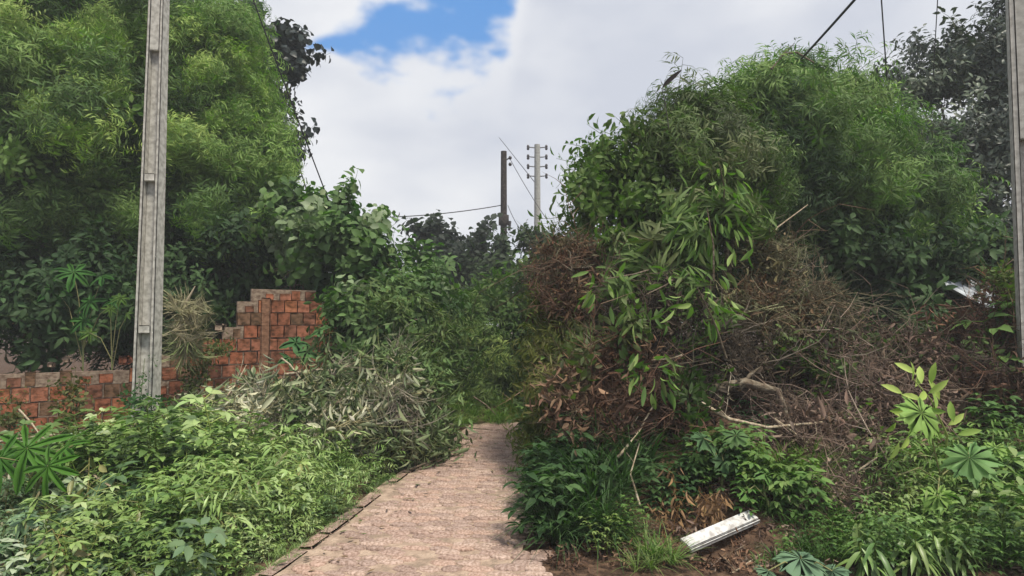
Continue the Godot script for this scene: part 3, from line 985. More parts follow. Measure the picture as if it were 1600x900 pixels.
	palmate_plant("pale_leaf_plant", "plant with grey-green leaves in the very corner at the lower left", Vector3(at(40, 500, 3.9).x, 0, -3.9), [
		[at(40, 810, 3.9), 0.12, 0.2, 0.7, 0.2], [at(75, 840, 3.85), 0.11, -0.7, 0.8, 0.0], [at(15, 850, 3.8), 0.11, 1.0, 0.8, 0.1], [at(55, 870, 3.75), 0.1, 0.0, 1.0, -0.2]], M.weed, [Color(0.22, 0.32, 0.18), Color(0.15, 0.25, 0.13)], 5, 0.6)
	palmate_plant("pale_leaf_plant", "plant with a few lighter leaves at the bottom of the weeds, near the road", Vector3(at(250, 500, 3.9).x, 0, -3.9), [
		[at(240, 850, 3.9), 0.1, 0.3, 0.7, 0.2], [at(275, 865, 3.85), 0.09, -0.7, 0.8, 0.0], [at(215, 875, 3.8), 0.09, 1.0, 0.8, 0.1]], M.weed, [Color(0.27, 0.37, 0.19)], 5, 0.6)
	# dry grass plant by the pole
	var f := Vector3(at(282, 500, 8.4).x, 0.55, -8.4)
	var d := thing("dry_grass_plant", "straw-coloured plant with a tall bent seed head right of the pole", "plant", f)
	var l := [lump(280, 510, 8.3, 40, 45), lump(300, 480, 8.3, 22, 35)]
	crown(d, "blades", "tuft", l, 34, [Color(0.25, 0.22, 0.12), Color(0.35, 0.31, 0.2), Color(0.15, 0.2, 0.07)], M.dry, {"size": 1.2, "gaps": 0.1})
	bar(d, "seed_head", [at(275, 520, 8.3), at(292, 470, 8.3), at(305, 447, 8.3)], [0.008, 0.02, 0.006], M.twig, Color(0.42, 0.36, 0.25))
	var w := thing("wall_creeper", "brownish creeper hanging over the low wall at its left end", "creeper", Vector3(at(105, 500, 7.5).x, 0, -7.5))
	bar(w, "stem", [at(110, 720, 7.5), at(100, 660, 7.55), at(115, 600, 7.6)], [0.008, 0.006, 0.003], M.twig, Color(0.2, 0.16, 0.09))
	crown(w, "foliage", "vine", [lump(100, 650, 7.45, 32, 28, 0.1), lump(118, 612, 7.55, 18, 22, 0.08), lump(20, 640, 7.3, 18, 40, 0.1)], 60, [Color(0.11, 0.12, 0.04), Color(0.16, 0.15, 0.06), Color(0.1, 0.15, 0.05)], M.leaf, {"size": 0.55, "gaps": 0.1, "bunch": 4, "bough": 0.25})
	w = thing("wall_creeper", "olive creeper and moss-green leaves over the middle of the wall, right of the dry plant", "creeper", Vector3(at(320, 500, 8.6).x, 0, -8.6))
	bar(w, "stem", [at(320, 680, 8.4), at(315, 600, 8.6), at(330, 545, 8.8)], [0.008, 0.006, 0.003], M.twig, Color(0.2, 0.16, 0.09))
	crown(w, "foliage", "vine", [lump(318, 575, 8.7, 26, 30, 0.12), lump(340, 540, 8.9, 24, 16, 0.1), lump(300, 600, 8.5, 20, 20, 0.1)], 60, [Color(0.12, 0.12, 0.05), Color(0.10, 0.13, 0.04), Color(0.16, 0.19, 0.07)], M.leaf, {"size": 0.6, "gaps": 0.1, "bunch": 4, "bough": 0.25})
	# vine up the foot of the pole
	var v := thing("climbing_vine", "small-leaved green vine climbing the foot of the concrete pole", "vine", Vector3(at(226, 500, 6.85).x, 0, -6.85))
	bar(v, "stem", [at(224, 760, 6.82), at(228, 690, 6.83), at(219, 630, 6.83), at(226, 560, 6.84)], [0.008, 0.007, 0.005, 0.003], M.twig, Color(0.12, 0.15, 0.06))
	crown(v, "foliage", "vine", [lump(222, 620, 6.82, 13, 55, 0.07), lump(226, 650, 6.8, 18, 30, 0.1)], 46, [Color(0.03, 0.085, 0.025), Color(0.05, 0.12, 0.03)], M.leaf, {"size": 0.42, "gaps": 0.0})

# ------------------------------------------------------------------ left: weeds

func weeds() -> void:
	var bright := [Color(0.08, 0.145, 0.04), Color(0.15, 0.245, 0.065), Color(0.25, 0.36, 0.11), Color(0.4, 0.48, 0.24)]
	var greyish := [Color(0.055, 0.11, 0.045), Color(0.095, 0.165, 0.07), Color(0.19, 0.27, 0.15), Color(0.40, 0.47, 0.33)]
	var patch := func(called: String, label: String, kind: String, palette: Array, n: int, size: float, inside: Callable) -> void:
		var t := thing(called, label, "weeds", Vector3(-3, 0, -5))
		t.set_meta("kind", "stuff")
		var spots: Array = [[], [], []]
		var tints: Array = [[], [], []]
		var k := 0
		while k < n:
			var z := rnd(3.5, 8.6)
			var x := rnd(-7.4, 0.3)
			var tall: float = inside.call(x, z)
			if tall <= 0.0: continue
			k += 1
			var v := rng.randi() % 3
			var b := Basis(Vector3.UP, rnd(0, TAU)).rotated(Vector3(rnd(-1, 1), 0, rnd(-1, 1)).normalized(), rnd(0, 0.35))
			var s := size * tall * rnd(0.75, 1.2)
			spots[v].append(Transform3D(b.scaled_local(Vector3.ONE * s), Vector3(x, -0.02, -z)))
			tints[v].append(pick(palette, Vector3(x, 0, z)))
		for v in 3: scatter("plants", S[kind][v], M.weed, spots[v], tints[v], t)
	# tall round the foot of the pole, low along the road
	var full := func(x: float, z: float) -> float:
		var e := road_left(z) - 0.02 - x
		if e < 0.0 or z > 7.9 + 0.2 * x + 0.5 and x < -2.0: return 0.0
		if rng.randf() > 0.35 + e * 1.5: return 0.0
		var px := 800.0 + x / z * FOCAL
		if px < -260: return 0.0
		if px > 330.0 and z > 5.6 and rng.randf() < smoothstep(330.0, 430.0, px) * 0.6: return 0.0
		return clampf(0.68 + 0.32 * smoothstep(0.0, 0.7, e), 0.0, 1.0) * (0.95 + 0.9 * rough.get_noise_2d(x * 38.0, z * 38.0)) * (1.0 + 0.35 * exp(-pow((px - 255) / 75.0, 2.0) - pow((z - 6.2) / 1.0, 2.0)))
	patch.call("green_weeds", "bright green leafy weeds between the wall, the pole and the road", "weed", bright, 1150, 1.2, func(x: float, z: float) -> float:
		var h: float = full.call(x, z)
		return h * (0.8 + 0.5 * rough.get_noise_2d(x * 30.0, z * 30.0)) if 800.0 + x / z * FOCAL > 130.0 + 60.0 * sin(z * 3.0) and z < 7.4 else 0.0)
	patch.call("broad_weeds", "grey-green broad-leaved weeds in the lower left corner", "big_weed", greyish, 430, 1.0, func(x: float, z: float) -> float:
		var h: float = full.call(x, z)
		var px := 800.0 + x / z * FOCAL
		return h * (0.62 if px < 170.0 else 0.95) if px < 330.0 - 40.0 * (z - 4.0) else 0.0)
	patch.call("low_weeds", "low mixed weeds along the foot of the wall and under the cut branches", "weed", greyish.slice(0, 3), 500, 0.8, func(x: float, z: float) -> float:
		return full.call(x, z) * 0.8)
	patch.call("tall_weeds", "tall light green sprigs standing up out of the weeds round the pole's foot", "broad", bright.slice(1, 4), 260, 0.85, func(x: float, z: float) -> float:
		var h: float = full.call(x, z)
		var px := 800.0 + x / z * FOCAL
		return h if px > 150.0 and px < 390.0 and z > 4.6 and z < 7.2 and road_left(z) - x > 0.3 else 0.0)
	patch.call("yellowed_weeds", "yellowed and half-dry weeds scattered through the green ones", "dry", [Color(0.2, 0.22, 0.08), Color(0.33, 0.3, 0.14), Color(0.4, 0.4, 0.26)], 110, 0.75, func(x: float, z: float) -> float:
		return full.call(x, z) * 0.9)
	patch.call("feathery_weeds", "feathery pale green weeds at the road's edge before the cut branches", "fine", bright.slice(1, 4), 260, 0.62, func(x: float, z: float) -> float:
		var h: float = full.call(x, z)
		return h if road_left(z) - x < 1.3 and z > 4.2 and z < 6.6 else 0.0)
	patch.call("verge_grass", "short grass fringing the left edge of the stone road", "tuft", bright.slice(0, 3), 240, 0.5, func(x: float, z: float) -> float:
		var e := road_left(z) + 0.1 - x
		return rnd(0.4, 1.0) if e > 0.0 and e < 0.32 and z < 8.4 else 0.0)
	# pale stalks lying in the weeds
	for q in [["long pale stalk slanting through the broad weeds at the left", 135, 735, 5.0, 225, 805, 4.6], ["short pale stalk among the weeds at the lower left", 90, 850, 4.1, 150, 885, 3.95], ["bleached stick lying before the wall at the left edge", 0, 690, 6.3, 120, 678, 6.4], ["leaning dry stalk by the wall at the left edge", 30, 640, 6.6, 70, 690, 6.2]]:
		var f := at(q[1], q[2], q[3])
		var g := at(q[4], q[5], q[6])
		var s := bar(null, "dry_stalk", [Vector3.ZERO, (g - f) * 0.5 + Vector3(0, 0.02, 0), g - f], [0.011, 0.009, 0.006], M.pale_bark)
		s.position = f
		tag(s, q[0], "stalk")

# ------------------------------------------------------------------ left: pile of cut branches

func cut_pile() -> void:
	var faded := [Color(0.06, 0.095, 0.04), Color(0.10, 0.15, 0.06), Color(0.19, 0.23, 0.12), Color(0.5, 0.49, 0.36)]
	var heap := func(label: String, lumps: Array, n: int, palette: Array, bare: int) -> void:
		var f: Vector3 = lumps[0].c
		f.y = 0.0
		var t := thing("cut_branch_pile", label, "branch pile", f)
		crown(t, "withered_leaves", "dry", lumps, n, palette, M.dry, {"size": 0.85, "gaps": 0.12, "wild": 1.1, "droop": 0.5})
		crown(t, "twigs", "dead", lumps, bare, [Color(0.22, 0.19, 0.14), Color(0.38, 0.34, 0.27)], M.twig, {"size": 0.9, "gaps": 0.1, "wild": 1.2})
	heap.call("pile of cut branches with pale withered leaves beside the brick wall", [lump(400, 620, 8.0, 65, 35), lump(460, 635, 7.6, 70, 40), lump(400, 660, 7.2, 60, 28), lump(350, 640, 7.4, 40, 30)], 190, faded, 28)
	heap.call("pile of cut branches with drooping grey leaves nearest the road", [lump(540, 622, 7.3, 75, 42), lump(610, 650, 7.0, 60, 48), lump(520, 680, 6.8, 60, 35), lump(640, 690, 7.0, 40, 25)], 310, faded, 26)
	heap.call("upright tangle of darker withered twigs behind the drooping pile", [lump(620, 600, 8.0, 55, 50), lump(570, 590, 8.2, 50, 30), lump(655, 640, 7.7, 30, 45)], 210, [Color(0.05, 0.09, 0.03), Color(0.09, 0.15, 0.05), Color(0.17, 0.22, 0.1)], 16)
	heap.call("green leafy branches drooping over the right end of the cut pile, by the road", [lump(650, 620, 7.5, 45, 55), lump(600, 640, 7.2, 40, 40), lump(500, 650, 7.1, 40, 30), lump(680, 670, 7.4, 28, 35)], 230, [Color(0.06, 0.11, 0.035), Color(0.11, 0.18, 0.06), Color(0.2, 0.27, 0.12)], 10)
	var q := [["pale peeled branch lying across the top of the branch pile", 445, 585, 7.3, 590, 576, 7.6, 0.016], ["crooked branch poking out of the pile towards the road", 500, 650, 6.7, 555, 610, 7.2, 0.02], ["thin branch rising from the pile before the castor leaves", 440, 560, 7.5, 480, 600, 7.2, 0.012],
		["forked branch low in the pile by the bright weeds", 420, 690, 6.7, 500, 670, 6.8, 0.018], ["leaning stick at the left end of the branch pile", 340, 650, 7.3, 385, 570, 7.9, 0.011], ["grey stick sticking out right of the branch pile", 610, 560, 7.8, 690, 640, 7.2, 0.011]]
	for s in q:
		var f := at(s[1], s[2], s[3])
		var g := at(s[4], s[5], s[6])
		var d := g - f
		var t := thing("cut_branch", s[0], "branch", f)
		bar(t, "wood", [f, f + d * 0.35 + Vector3(0, 0.03, 0.01), f + d * 0.7 - Vector3(0, 0.01, 0), g], [s[7], s[7] * 0.9, s[7] * 0.7, s[7] * 0.35], M.pale_bark)
		var o := f + d * 0.55
		bar(t, "twig", [o, o + d * 0.2 + Vector3(0.02, 0.1, 0.02), o + d * 0.32 + Vector3(0.03, 0.19, 0.05)], [s[7] * 0.5, s[7] * 0.4, s[7] * 0.2], M.pale_bark, Color.WHITE, 5)

# ------------------------------------------------------------------ the far side of the road

func far_side() -> void:
	var mid := [Color(0.05, 0.095, 0.035), Color(0.085, 0.15, 0.045), Color(0.14, 0.215, 0.06), Color(0.22, 0.28, 0.08)]
	var mk := func(called: String, label: String, x: float, z: float, lumps: Array, n: int, kind: String, palette: Array, size: float, thick: float, category: String) -> void:
		var f := Vector3(at(x, 500, z).x, 0, -z)
		var s := thing(called, label, category, f)
		limbs(s, f, lumps, thick, M.bark, 0.3)
		crown(s, "foliage", kind, lumps, n, palette, M.leaf, {"gaps": 0.2, "size": size})
	mk.call("roadside_bush", "green bush beyond the end of the road, below the wooden pole", 770, 12.6, [lump(740, 500, 12.4, 60, 50), lump(800, 470, 12.8, 60, 55), lump(790, 560, 12.2, 60, 50), lump(850, 470, 12.8, 50, 60), lump(845, 560, 12.4, 50, 60), lump(720, 570, 12.0, 40, 40)], 900, "broad", mid, 1.0, 0.04, "bush")
	mk.call("roadside_bush", "yellowish bush leaning out over the grass verge", 740, 11.4, [lump(730, 560, 11.4, 45, 40), lump(770, 600, 11.2, 50, 32), lump(700, 510, 11.4, 40, 40)], 420, "fine", mid.slice(1, 4), 0.75, 0.03, "bush")
	mk.call("far_tree", "dark bushy tree far off, left of the wooden pole", 700, 20.0, [lump(680, 385, 20, 42, 32), lump(715, 395, 20, 36, 28), lump(664, 360, 20, 16, 14), lump(752, 375, 20, 14, 26), lump(745, 415, 19.5, 45, 35), lump(690, 430, 19, 60, 40)], 420, "round", [Color(0.025, 0.035, 0.028), Color(0.045, 0.06, 0.045)], 1.2, 0.12, "tree")
	mk.call("far_tree", "grey-green far tree behind the wooden pole", 800, 19.0, [lump(800, 420, 19, 50, 40), lump(850, 400, 19, 40, 45), lump(770, 430, 18.5, 50, 40), lump(840, 370, 19.5, 18, 16), lump(880, 430, 18, 50, 50)], 420, "round", [Color(0.04, 0.06, 0.035), Color(0.07, 0.10, 0.05)], 1.1, 0.12, "tree")
	var t := thing("verge_grass_patch", "pale green grass on the bank where the road bends away", "grass", Vector3(-0.8, 0, -10))
	t.set_meta("kind", "stuff")
	var spots := []
	var tints := []
	for k in 1300:
		var z := rnd(9.2, 12.5)
		var x := rnd(-2.4, 0.7)
		if z < 9.6 + 0.5 * (x + 0.8) + 0.2 * sin(x * 9.0): continue
		spots.append(Transform3D(Basis(Vector3.UP, rnd(0, TAU)).scaled_local(Vector3.ONE * rnd(0.5, 1.0)), Vector3(x, 0.35 * smoothstep(9.6 + 0.5 * (x + 0.8), 11.6, z) - 0.01, -z)))
		tints.append(pick([Color(0.09, 0.16, 0.03), Color(0.15, 0.24, 0.05), Color(0.2, 0.25, 0.08)], Vector3(x, 0, z)))
	scatter("grass", S.tuft[0], M.leaf, spots, tints, t)

# ------------------------------------------------------------------ right: trees

func right_trees() -> void:
	var mid := [Color(0.055, 0.1, 0.045), Color(0.10, 0.175, 0.06), Color(0.165, 0.265, 0.08), Color(0.25, 0.36, 0.11)]
	var foot := Vector3(at(1290, 500, 10.5).x, 0, -10.5)
	var t := thing("big_tree", "big feathery green tree behind the heap of felled branches", "tree", foot)
	var l := [lump(1230, 172, 10.5, 66, 50), lump(1300, 190, 10.8, 66, 52), lump(1180, 200, 10.0, 80, 70), lump(1270, 250, 10.2, 95, 80), lump(1355, 230, 11.0, 58, 58), lump(1350, 320, 10.6, 110, 70), lump(1412, 330, 11.0, 70, 60), lump(1230, 340, 10.2, 80, 70), lump(1150, 290, 9.6, 60, 70), lump(1470, 380, 11.0, 60, 50), lump(1245, 122, 10.4, 28, 20), lump(1325, 138, 10.8, 24, 20), lump(1170, 150, 10.0, 30, 18)]
	limbs(t, foot, l, 0.13, M.bark)
	crown(t, "foliage", "fine", l, 2900, mid, M.leaf, {"droop": 0.3, "gaps": 0.36, "size": 0.9, "bough": 0.8, "bunch": 9, "stray": 0.45})
	crown(t, "broad_foliage", "broad", [l[0], l[3], l[5], l[7], l[9]], 260, mid.slice(1, 4), M.leaf, {"gaps": 0.3, "size": 0.85, "inner": 0.8})
	foot = Vector3(at(1530, 500, 13.0).x, 0, -13.0)
	t = thing("dark_tree", "dark grey-green tree rising at the right beside the near pole", "tree", foot)
	l = [lump(1530, 100, 13, 60, 60), lump(1460, 120, 13.2, 50, 50), lump(1440, 230, 12.6, 50, 60), lump(1430, 140, 13, 36, 34), lump(1570, 60, 13.2, 45, 50), lump(1490, 230, 12.8, 80, 80), lump(1560, 220, 12.6, 70, 90), lump(1540, 340, 12.4, 90, 80), lump(1620, 150, 13, 60, 120)]
	limbs(t, foot, l, 0.14, M.bark)
	crown(t, "foliage", "broad", l, 2500, [Color(0.055, 0.07, 0.06), Color(0.08, 0.10, 0.08), Color(0.115, 0.145, 0.10)], M.glossy, {"gaps": 0.32, "size": 1.0, "stray": 0.5, "bough": 0.7})
	# the thicket under them
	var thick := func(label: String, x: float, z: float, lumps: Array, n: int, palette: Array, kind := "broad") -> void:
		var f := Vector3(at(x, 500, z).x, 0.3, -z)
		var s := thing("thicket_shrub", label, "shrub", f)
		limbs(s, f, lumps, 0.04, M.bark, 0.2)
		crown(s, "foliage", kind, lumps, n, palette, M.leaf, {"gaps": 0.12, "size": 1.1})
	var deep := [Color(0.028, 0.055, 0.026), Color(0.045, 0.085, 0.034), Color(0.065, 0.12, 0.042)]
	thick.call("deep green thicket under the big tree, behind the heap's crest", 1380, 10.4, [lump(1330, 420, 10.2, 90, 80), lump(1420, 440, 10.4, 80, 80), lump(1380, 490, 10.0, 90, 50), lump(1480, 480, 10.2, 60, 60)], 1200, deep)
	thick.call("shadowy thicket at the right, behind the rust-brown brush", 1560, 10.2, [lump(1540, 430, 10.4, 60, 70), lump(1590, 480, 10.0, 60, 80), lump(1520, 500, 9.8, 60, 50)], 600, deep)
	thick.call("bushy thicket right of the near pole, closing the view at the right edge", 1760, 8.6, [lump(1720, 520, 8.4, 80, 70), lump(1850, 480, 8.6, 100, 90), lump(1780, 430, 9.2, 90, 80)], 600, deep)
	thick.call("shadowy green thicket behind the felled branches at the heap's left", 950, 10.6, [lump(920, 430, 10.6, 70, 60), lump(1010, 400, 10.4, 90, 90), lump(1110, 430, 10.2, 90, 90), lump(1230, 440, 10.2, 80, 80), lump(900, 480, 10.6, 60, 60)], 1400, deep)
	# roofing seen through the leaves
	var sheet_ := Mold.new()
	for k in 33:
		var x := 0.03 * k - 0.5
		var y := 0.025 * cos(k * PI * 0.5)
		for s in 2:
			sheet_.vert(Vector3(x, y, 0.0 + 0.9 * s), Color.WHITE)
			sheet_.vert(Vector3(x, y - 0.008, 0.0 + 0.9 * s), Color.WHITE)
		if k > 0:
			var a := (k - 1) * 4
			sheet_.quad(a, a + 4, a + 6, a + 2); sheet_.quad(a + 1, a + 3, a + 7, a + 5); sheet_.quad(a, a + 1, a + 5, a + 4); sheet_.quad(a + 2, a + 6, a + 7, a + 3)
	var o := obj("roofing_sheet", sheet_.done(), M.roofing)
	o.position = at(1500, 440, 9.7)
	o.rotation = Vector3(0.55, 0.35, 0.05)
	tag(o, "grey corrugated sheet showing through leaves left of the near right pole", "roofing sheet")

# ------------------------------------------------------------------ right: the heap

func right_heap() -> void:
	var rusty := [Color(0.06, 0.036, 0.026), Color(0.10, 0.058, 0.04), Color(0.18, 0.09, 0.055), Color(0.27, 0.17, 0.11)]
	var mauve := [Color(0.075, 0.05, 0.04), Color(0.13, 0.088, 0.068), Color(0.2, 0.135, 0.105), Color(0.29, 0.22, 0.17)]
	var olive := [Color(0.05, 0.06, 0.03), Color(0.09, 0.095, 0.05), Color(0.15, 0.14, 0.085)]
	var brush := func(label: String, lumps: Array, leaves: int, bare: int, palette: Array) -> void:
		var f: Vector3 = lumps[0].c
		f.y = maxf(heap_height(f.x, -f.z), 0.0)
		var t := thing("dead_brush", label, "brush heap", f)
		crown(t, "dead_leaves", "crumpled", lumps, leaves, palette, M.dry, {"size": 0.8, "gaps": 0.22, "wild": 1.5, "stray": 0.6, "bunch": 6, "bough": 0.45, "droop": 0.4})
		crown(t, "twigs", "dead", lumps, bare, palette, M.twig, {"size": 0.85, "gaps": 0.15, "wild": 1.3, "inner": 0.2, "stray": 0.8, "bunch": 4, "bough": 0.6})
		crown(t, "switches", "switch", lumps, int(bare * 0.45), palette.slice(1) + [Color(0.3, 0.25, 0.2)], M.twig, {"size": 0.8, "gaps": 0.15, "wild": 1.6, "inner": 0.3, "stray": 0.5, "bunch": 2, "bough": 0.4})
	brush.call("rust-brown dead brush at the heap's left, under the hanging green leaves", [lump(990, 610, 6.0, 70, 30), lump(920, 580, 6.2, 55, 35), lump(1010, 655, 5.7, 80, 25), lump(915, 640, 5.9, 40, 35), lump(960, 560, 6.2, 50, 25), lump(940, 670, 5.6, 50, 25)], 210, 110, rusty + [olive[1]])
	brush.call("brownish dead branches high on the heap's left shoulder", [lump(890, 412, 7.4, 36, 26), lump(930, 405, 7.4, 40, 28), lump(895, 470, 6.9, 36, 30), lump(950, 445, 7.2, 40, 28), lump(870, 440, 7.2, 24, 30)], 230, 90, rusty.slice(0, 3) + [olive[1], olive[2]])
	brush.call("upright brown brush between the bright hanging leaves and the dark thicket", [lump(1215, 420, 7.2, 40, 35), lump(1240, 470, 7.0, 55, 30), lump(1275, 500, 6.9, 50, 22), lump(1195, 390, 7.3, 30, 20), lump(1170, 480, 6.8, 50, 35), lump(1220, 520, 6.7, 70, 25), lump(1290, 470, 7.1, 22, 20)], 210, 120, olive + [rusty[2], Color(0.2, 0.22, 0.11)])
	brush.call("mauve-brown tangle of dry brush in the middle of the heap", [lump(1330, 605, 6.5, 65, 40), lump(1270, 560, 6.7, 50, 32), lump(1350, 640, 6.2, 80, 50), lump(1310, 680, 5.8, 80, 40)], 270, 170, mauve)
	brush.call("thin dry brush along the heap's crest before the thicket", [lump(1400, 570, 7.0, 90, 40), lump(1450, 610, 6.6, 80, 45), lump(1340, 550, 7.2, 60, 30)], 200, 130, mauve.slice(0, 3) + [olive[2]])
	brush.call("red-brown dead brush at the right edge under the pole", [lump(1560, 560, 6.6, 55, 75), lump(1520, 620, 6.3, 60, 45), lump(1580, 660, 6.0, 50, 50), lump(1590, 480, 7.0, 40, 50)], 280, 120, rusty)
	brush.call("brown brush low in front, between the shrublet and the palmate plant", [lump(1340, 740, 5.3, 60, 40), lump(1250, 680, 5.6, 60, 30), lump(1300, 790, 4.9, 50, 30)], 120, 80, mauve)
	brush.call("dark dead brush hanging under the felled crown", [lump(1080, 550, 6.3, 80, 40), lump(1010, 510, 6.5, 70, 60), lump(1075, 625, 6.0, 35, 35), lump(1170, 565, 6.4, 50, 18)], 200, 110, [Color(0.035, 0.03, 0.025), Color(0.07, 0.055, 0.04), Color(0.12, 0.085, 0.06)])
	# leaf litter on the bank
	var t := thing("leaf_litter", "dry brown leaf litter and broken twigs covering the earth bank", "leaf litter", Vector3(2, 0, -5))
	t.set_meta("kind", "stuff")
	var spots: Array = [[], [], []]
	var tints: Array = [[], [], []]
	for k in 2300:
		var z := rnd(4.05, 8.6)
		var x := rnd(0.15, 6.5)
		var v := rng.randi() % 3
		spots[v].append(Transform3D(Basis.from_euler(Vector3(rnd(0, TAU), rnd(0, TAU), 0)).scaled_local(Vector3(1, 0.5, 1) * rnd(0.3, 0.6)), Vector3(x, heap_height(x, z) + 0.02, -z)))
		tints[v].append(pick(mauve + rusty, Vector3(x, 0, z)))
	for v in 3: scatter("leaves", S.crumpled[v], M.dry, spots[v], tints[v], t)
	# the felled crown: dull greens behind, bright hanging leaves before
	var dull := [Color(0.065, 0.105, 0.04), Color(0.10, 0.165, 0.05), Color(0.15, 0.23, 0.07), Color(0.16, 0.16, 0.09)]
	var felled := func(label: String, lumps: Array, kind: String, n: int, palette: Array, size: float, from: Vector3, r: float) -> void:
		var s := thing("felled_bough", label, "felled branch", from)
		for l in lumps:
			var c: Vector3 = l.c
			bar(s, "bough", [from, from.lerp(c, 0.5) + Vector3(rnd(-0.1, 0.1), 0.15, 0), c], [r, r * 0.7, 0.012], M.bark)
		crown(s, "foliage", kind, lumps, n, palette, M.leaf, {"size": size, "gaps": 0.2, "droop": 0.6})
	felled.call("tall felled bough with green leaves at the heap's upper left", [lump(945, 275, 7.9, 50, 50), lump(990, 240, 8.0, 60, 50), lump(930, 330, 7.8, 45, 45), lump(1010, 320, 7.8, 60, 60)], "broad", 560, dull.slice(1, 3) + [Color(0.12, 0.19, 0.05)], 0.8, at(1050, 600, 7.8), 0.05)
	felled.call("greyish wilting bough that tops the heap, its flat twigs against the sky", [lump(1075, 180, 8.0, 50, 40), lump(1110, 200, 8.0, 55, 50), lump(1060, 240, 7.8, 60, 45), lump(1140, 250, 7.9, 50, 60)], "fine", 420, [Color(0.10, 0.115, 0.07), Color(0.12, 0.16, 0.07), Color(0.14, 0.22, 0.07), Color(0.17, 0.17, 0.1)], 0.8, at(1120, 600, 7.8), 0.05)
	felled.call("leaning bough of mid-green leaves below the wilting top", [lump(1090, 340, 7.3, 90, 60), lump(1040, 400, 7.1, 90, 55), lump(970, 400, 7.2, 50, 50), lump(1150, 330, 7.4, 50, 50)], "hanging", 260, dull, 0.9, at(1120, 640, 7.2), 0.05)
	felled.call("low bough of dull hanging leaves across the heap's left face", [lump(960, 470, 6.7, 60, 50), lump(1060, 470, 6.6, 80, 50), lump(912, 530, 6.9, 42, 60), lump(880, 470, 7.2, 30, 45)], "hanging", 120, dull, 0.85, at(1080, 680, 6.5), 0.04)
	felled.call("scattered green sprigs trailing over the rust-brown brush", [lump(920, 540, 6.1, 60, 40), lump(1060, 600, 5.8, 60, 35), lump(980, 540, 6.0, 50, 40), lump(895, 600, 6.2, 35, 45), lump(1120, 520, 6.2, 60, 50)], "broad", 110, dull, 0.75, at(1040, 700, 6.2), 0.03)
	felled.call("yellowing thin-leaved bough at the heap's left flank by the road", [lump(878, 560, 6.9, 30, 45), lump(880, 480, 7.4, 32, 36), lump(868, 640, 6.4, 24, 45)], "fine", 190, [Color(0.06, 0.085, 0.025), Color(0.12, 0.14, 0.035), Color(0.16, 0.16, 0.05)], 0.7, at(900, 720, 6.6), 0.03)
	# bright hanging clusters, each leaf a part
	var blade := []
	for k in 4:
		var m := Mold.new()
		m.leaf(Vector3.ZERO, Vector3.UP, Vector3.BACK, 0.23, 0.05, Color.WHITE, [0.1, 0.25, 0.4, 0.55][k], 0.45, 5, 0.42)
		blade.append(m.done())
	var glow := [Color(0.19, 0.30, 0.08), Color(0.14, 0.235, 0.06), Color(0.10, 0.18, 0.05), Color(0.31, 0.42, 0.14), Color(0.13, 0.17, 0.06)]
	for q in [["bright yellow-green cluster of hanging leaves in the middle of the felled crown", [1105, 345, 5.9], [1115, 440, 5.9], 66, 58, 66], ["green hanging leaf cluster below the brightest one", [1090, 470, 5.6], [1135, 560, 5.8], 46, 52, 60],
			["small bright leaf cluster dangling low at the heap's left", [1018, 585, 5.3], [1065, 555, 5.5], 32, 26, 34], ["hanging leaf cluster at the heap's left, before the dark hollow", [950, 455, 5.9], [1020, 420, 6.8], 28, 36, 45],
			["green leaf cluster drooping left of the middle, above rust-brown brush", [1010, 480, 5.8], [1060, 430, 6.6], 24, 34, 42], ["pale leaf cluster at the top of the felled crown", [1125, 275, 6.5], [1130, 330, 6.9], 22, 42, 30]]:
		var c := at(q[1][0], q[1][1], q[1][2])
		var root := at(q[2][0], q[2][1], q[2][2])
		var s := thing("leafy_twig", q[0], "leafy branch", root)
		bar(s, "twig", [root, root.lerp(c, 0.5) + Vector3(0.02, 0.05, 0.03), c + Vector3(0, 0.12, 0)], [0.011, 0.008, 0.005], M.bark)
		for k in q[3]:
			var p := c + Vector3(rnd(-1, 1) * q[4], rnd(-0.7, 0.9) * q[5], rnd(-1, 0.8) * q[4] * 0.7) * 6.2 / FOCAL
			var hang := ((p - c).normalized() * 0.6 + Vector3.DOWN * rnd(0.2, 1.2) + ball() * 0.35).normalized()
			var x := hang.cross(ball()).normalized()
			var o := obj("leaf", blade[rng.randi() % 4], mat_tinted(M.leaf, glow[(rng.randi() % 3) if k % 3 else 3 + k % 2]), s)
			o.transform = Transform3D(Basis(x, hang, x.cross(hang)).scaled_local(Vector3.ONE * rnd(0.55, 1.05)), p - root)
	# bare branches and logs on the heap
	for b in [["pale crooked branch lying across the dark hollow of the heap", [[1095, 630, 5.6], [1140, 655, 5.5], [1200, 668, 5.45], [1285, 660, 5.5]], 0.02], ["short forked pale branch standing below the rust-brown brush", [[965, 715, 5.2], [995, 680, 5.3], [1020, 635, 5.5]], 0.013],
			["thick dark log bridging the hollow in the heap", [[1110, 610, 6.1], [1165, 598, 6.0], [1215, 612, 5.9], [1235, 660, 5.7]], 0.06], ["thin pale stick slanting in front of the palmate plant", [[1320, 750, 5.0], [1370, 715, 5.0]], 0.012],
			["bare grey branch reaching from the heap to the dark thicket", [[1190, 390, 7.2], [1215, 355, 7.4], [1262, 320, 7.6]], 0.012], ["bent dry stem at the lower left of the heap", [[1000, 790, 4.75], [985, 740, 4.9], [1000, 690, 5.1]], 0.009],
			["dark arched twig at the very top of the big tree", [[1205, 108, 9.0], [1225, 84, 9.0], [1245, 82, 9.0], [1272, 98, 9.0]], 0.022], ["curved pale twig lying at the bottom by the bluish leaf", [[1105, 915, 4.0], [1150, 892, 4.1], [1190, 865, 4.25]], 0.007],
			["fallen branch across the heap right of the hollow", [[1210, 655, 5.5], [1260, 690, 5.4], [1300, 700, 5.3]], 0.014], ["dry branch leaning on the heap's crest", [[1310, 545, 6.9], [1400, 530, 7.1]], 0.012]]:
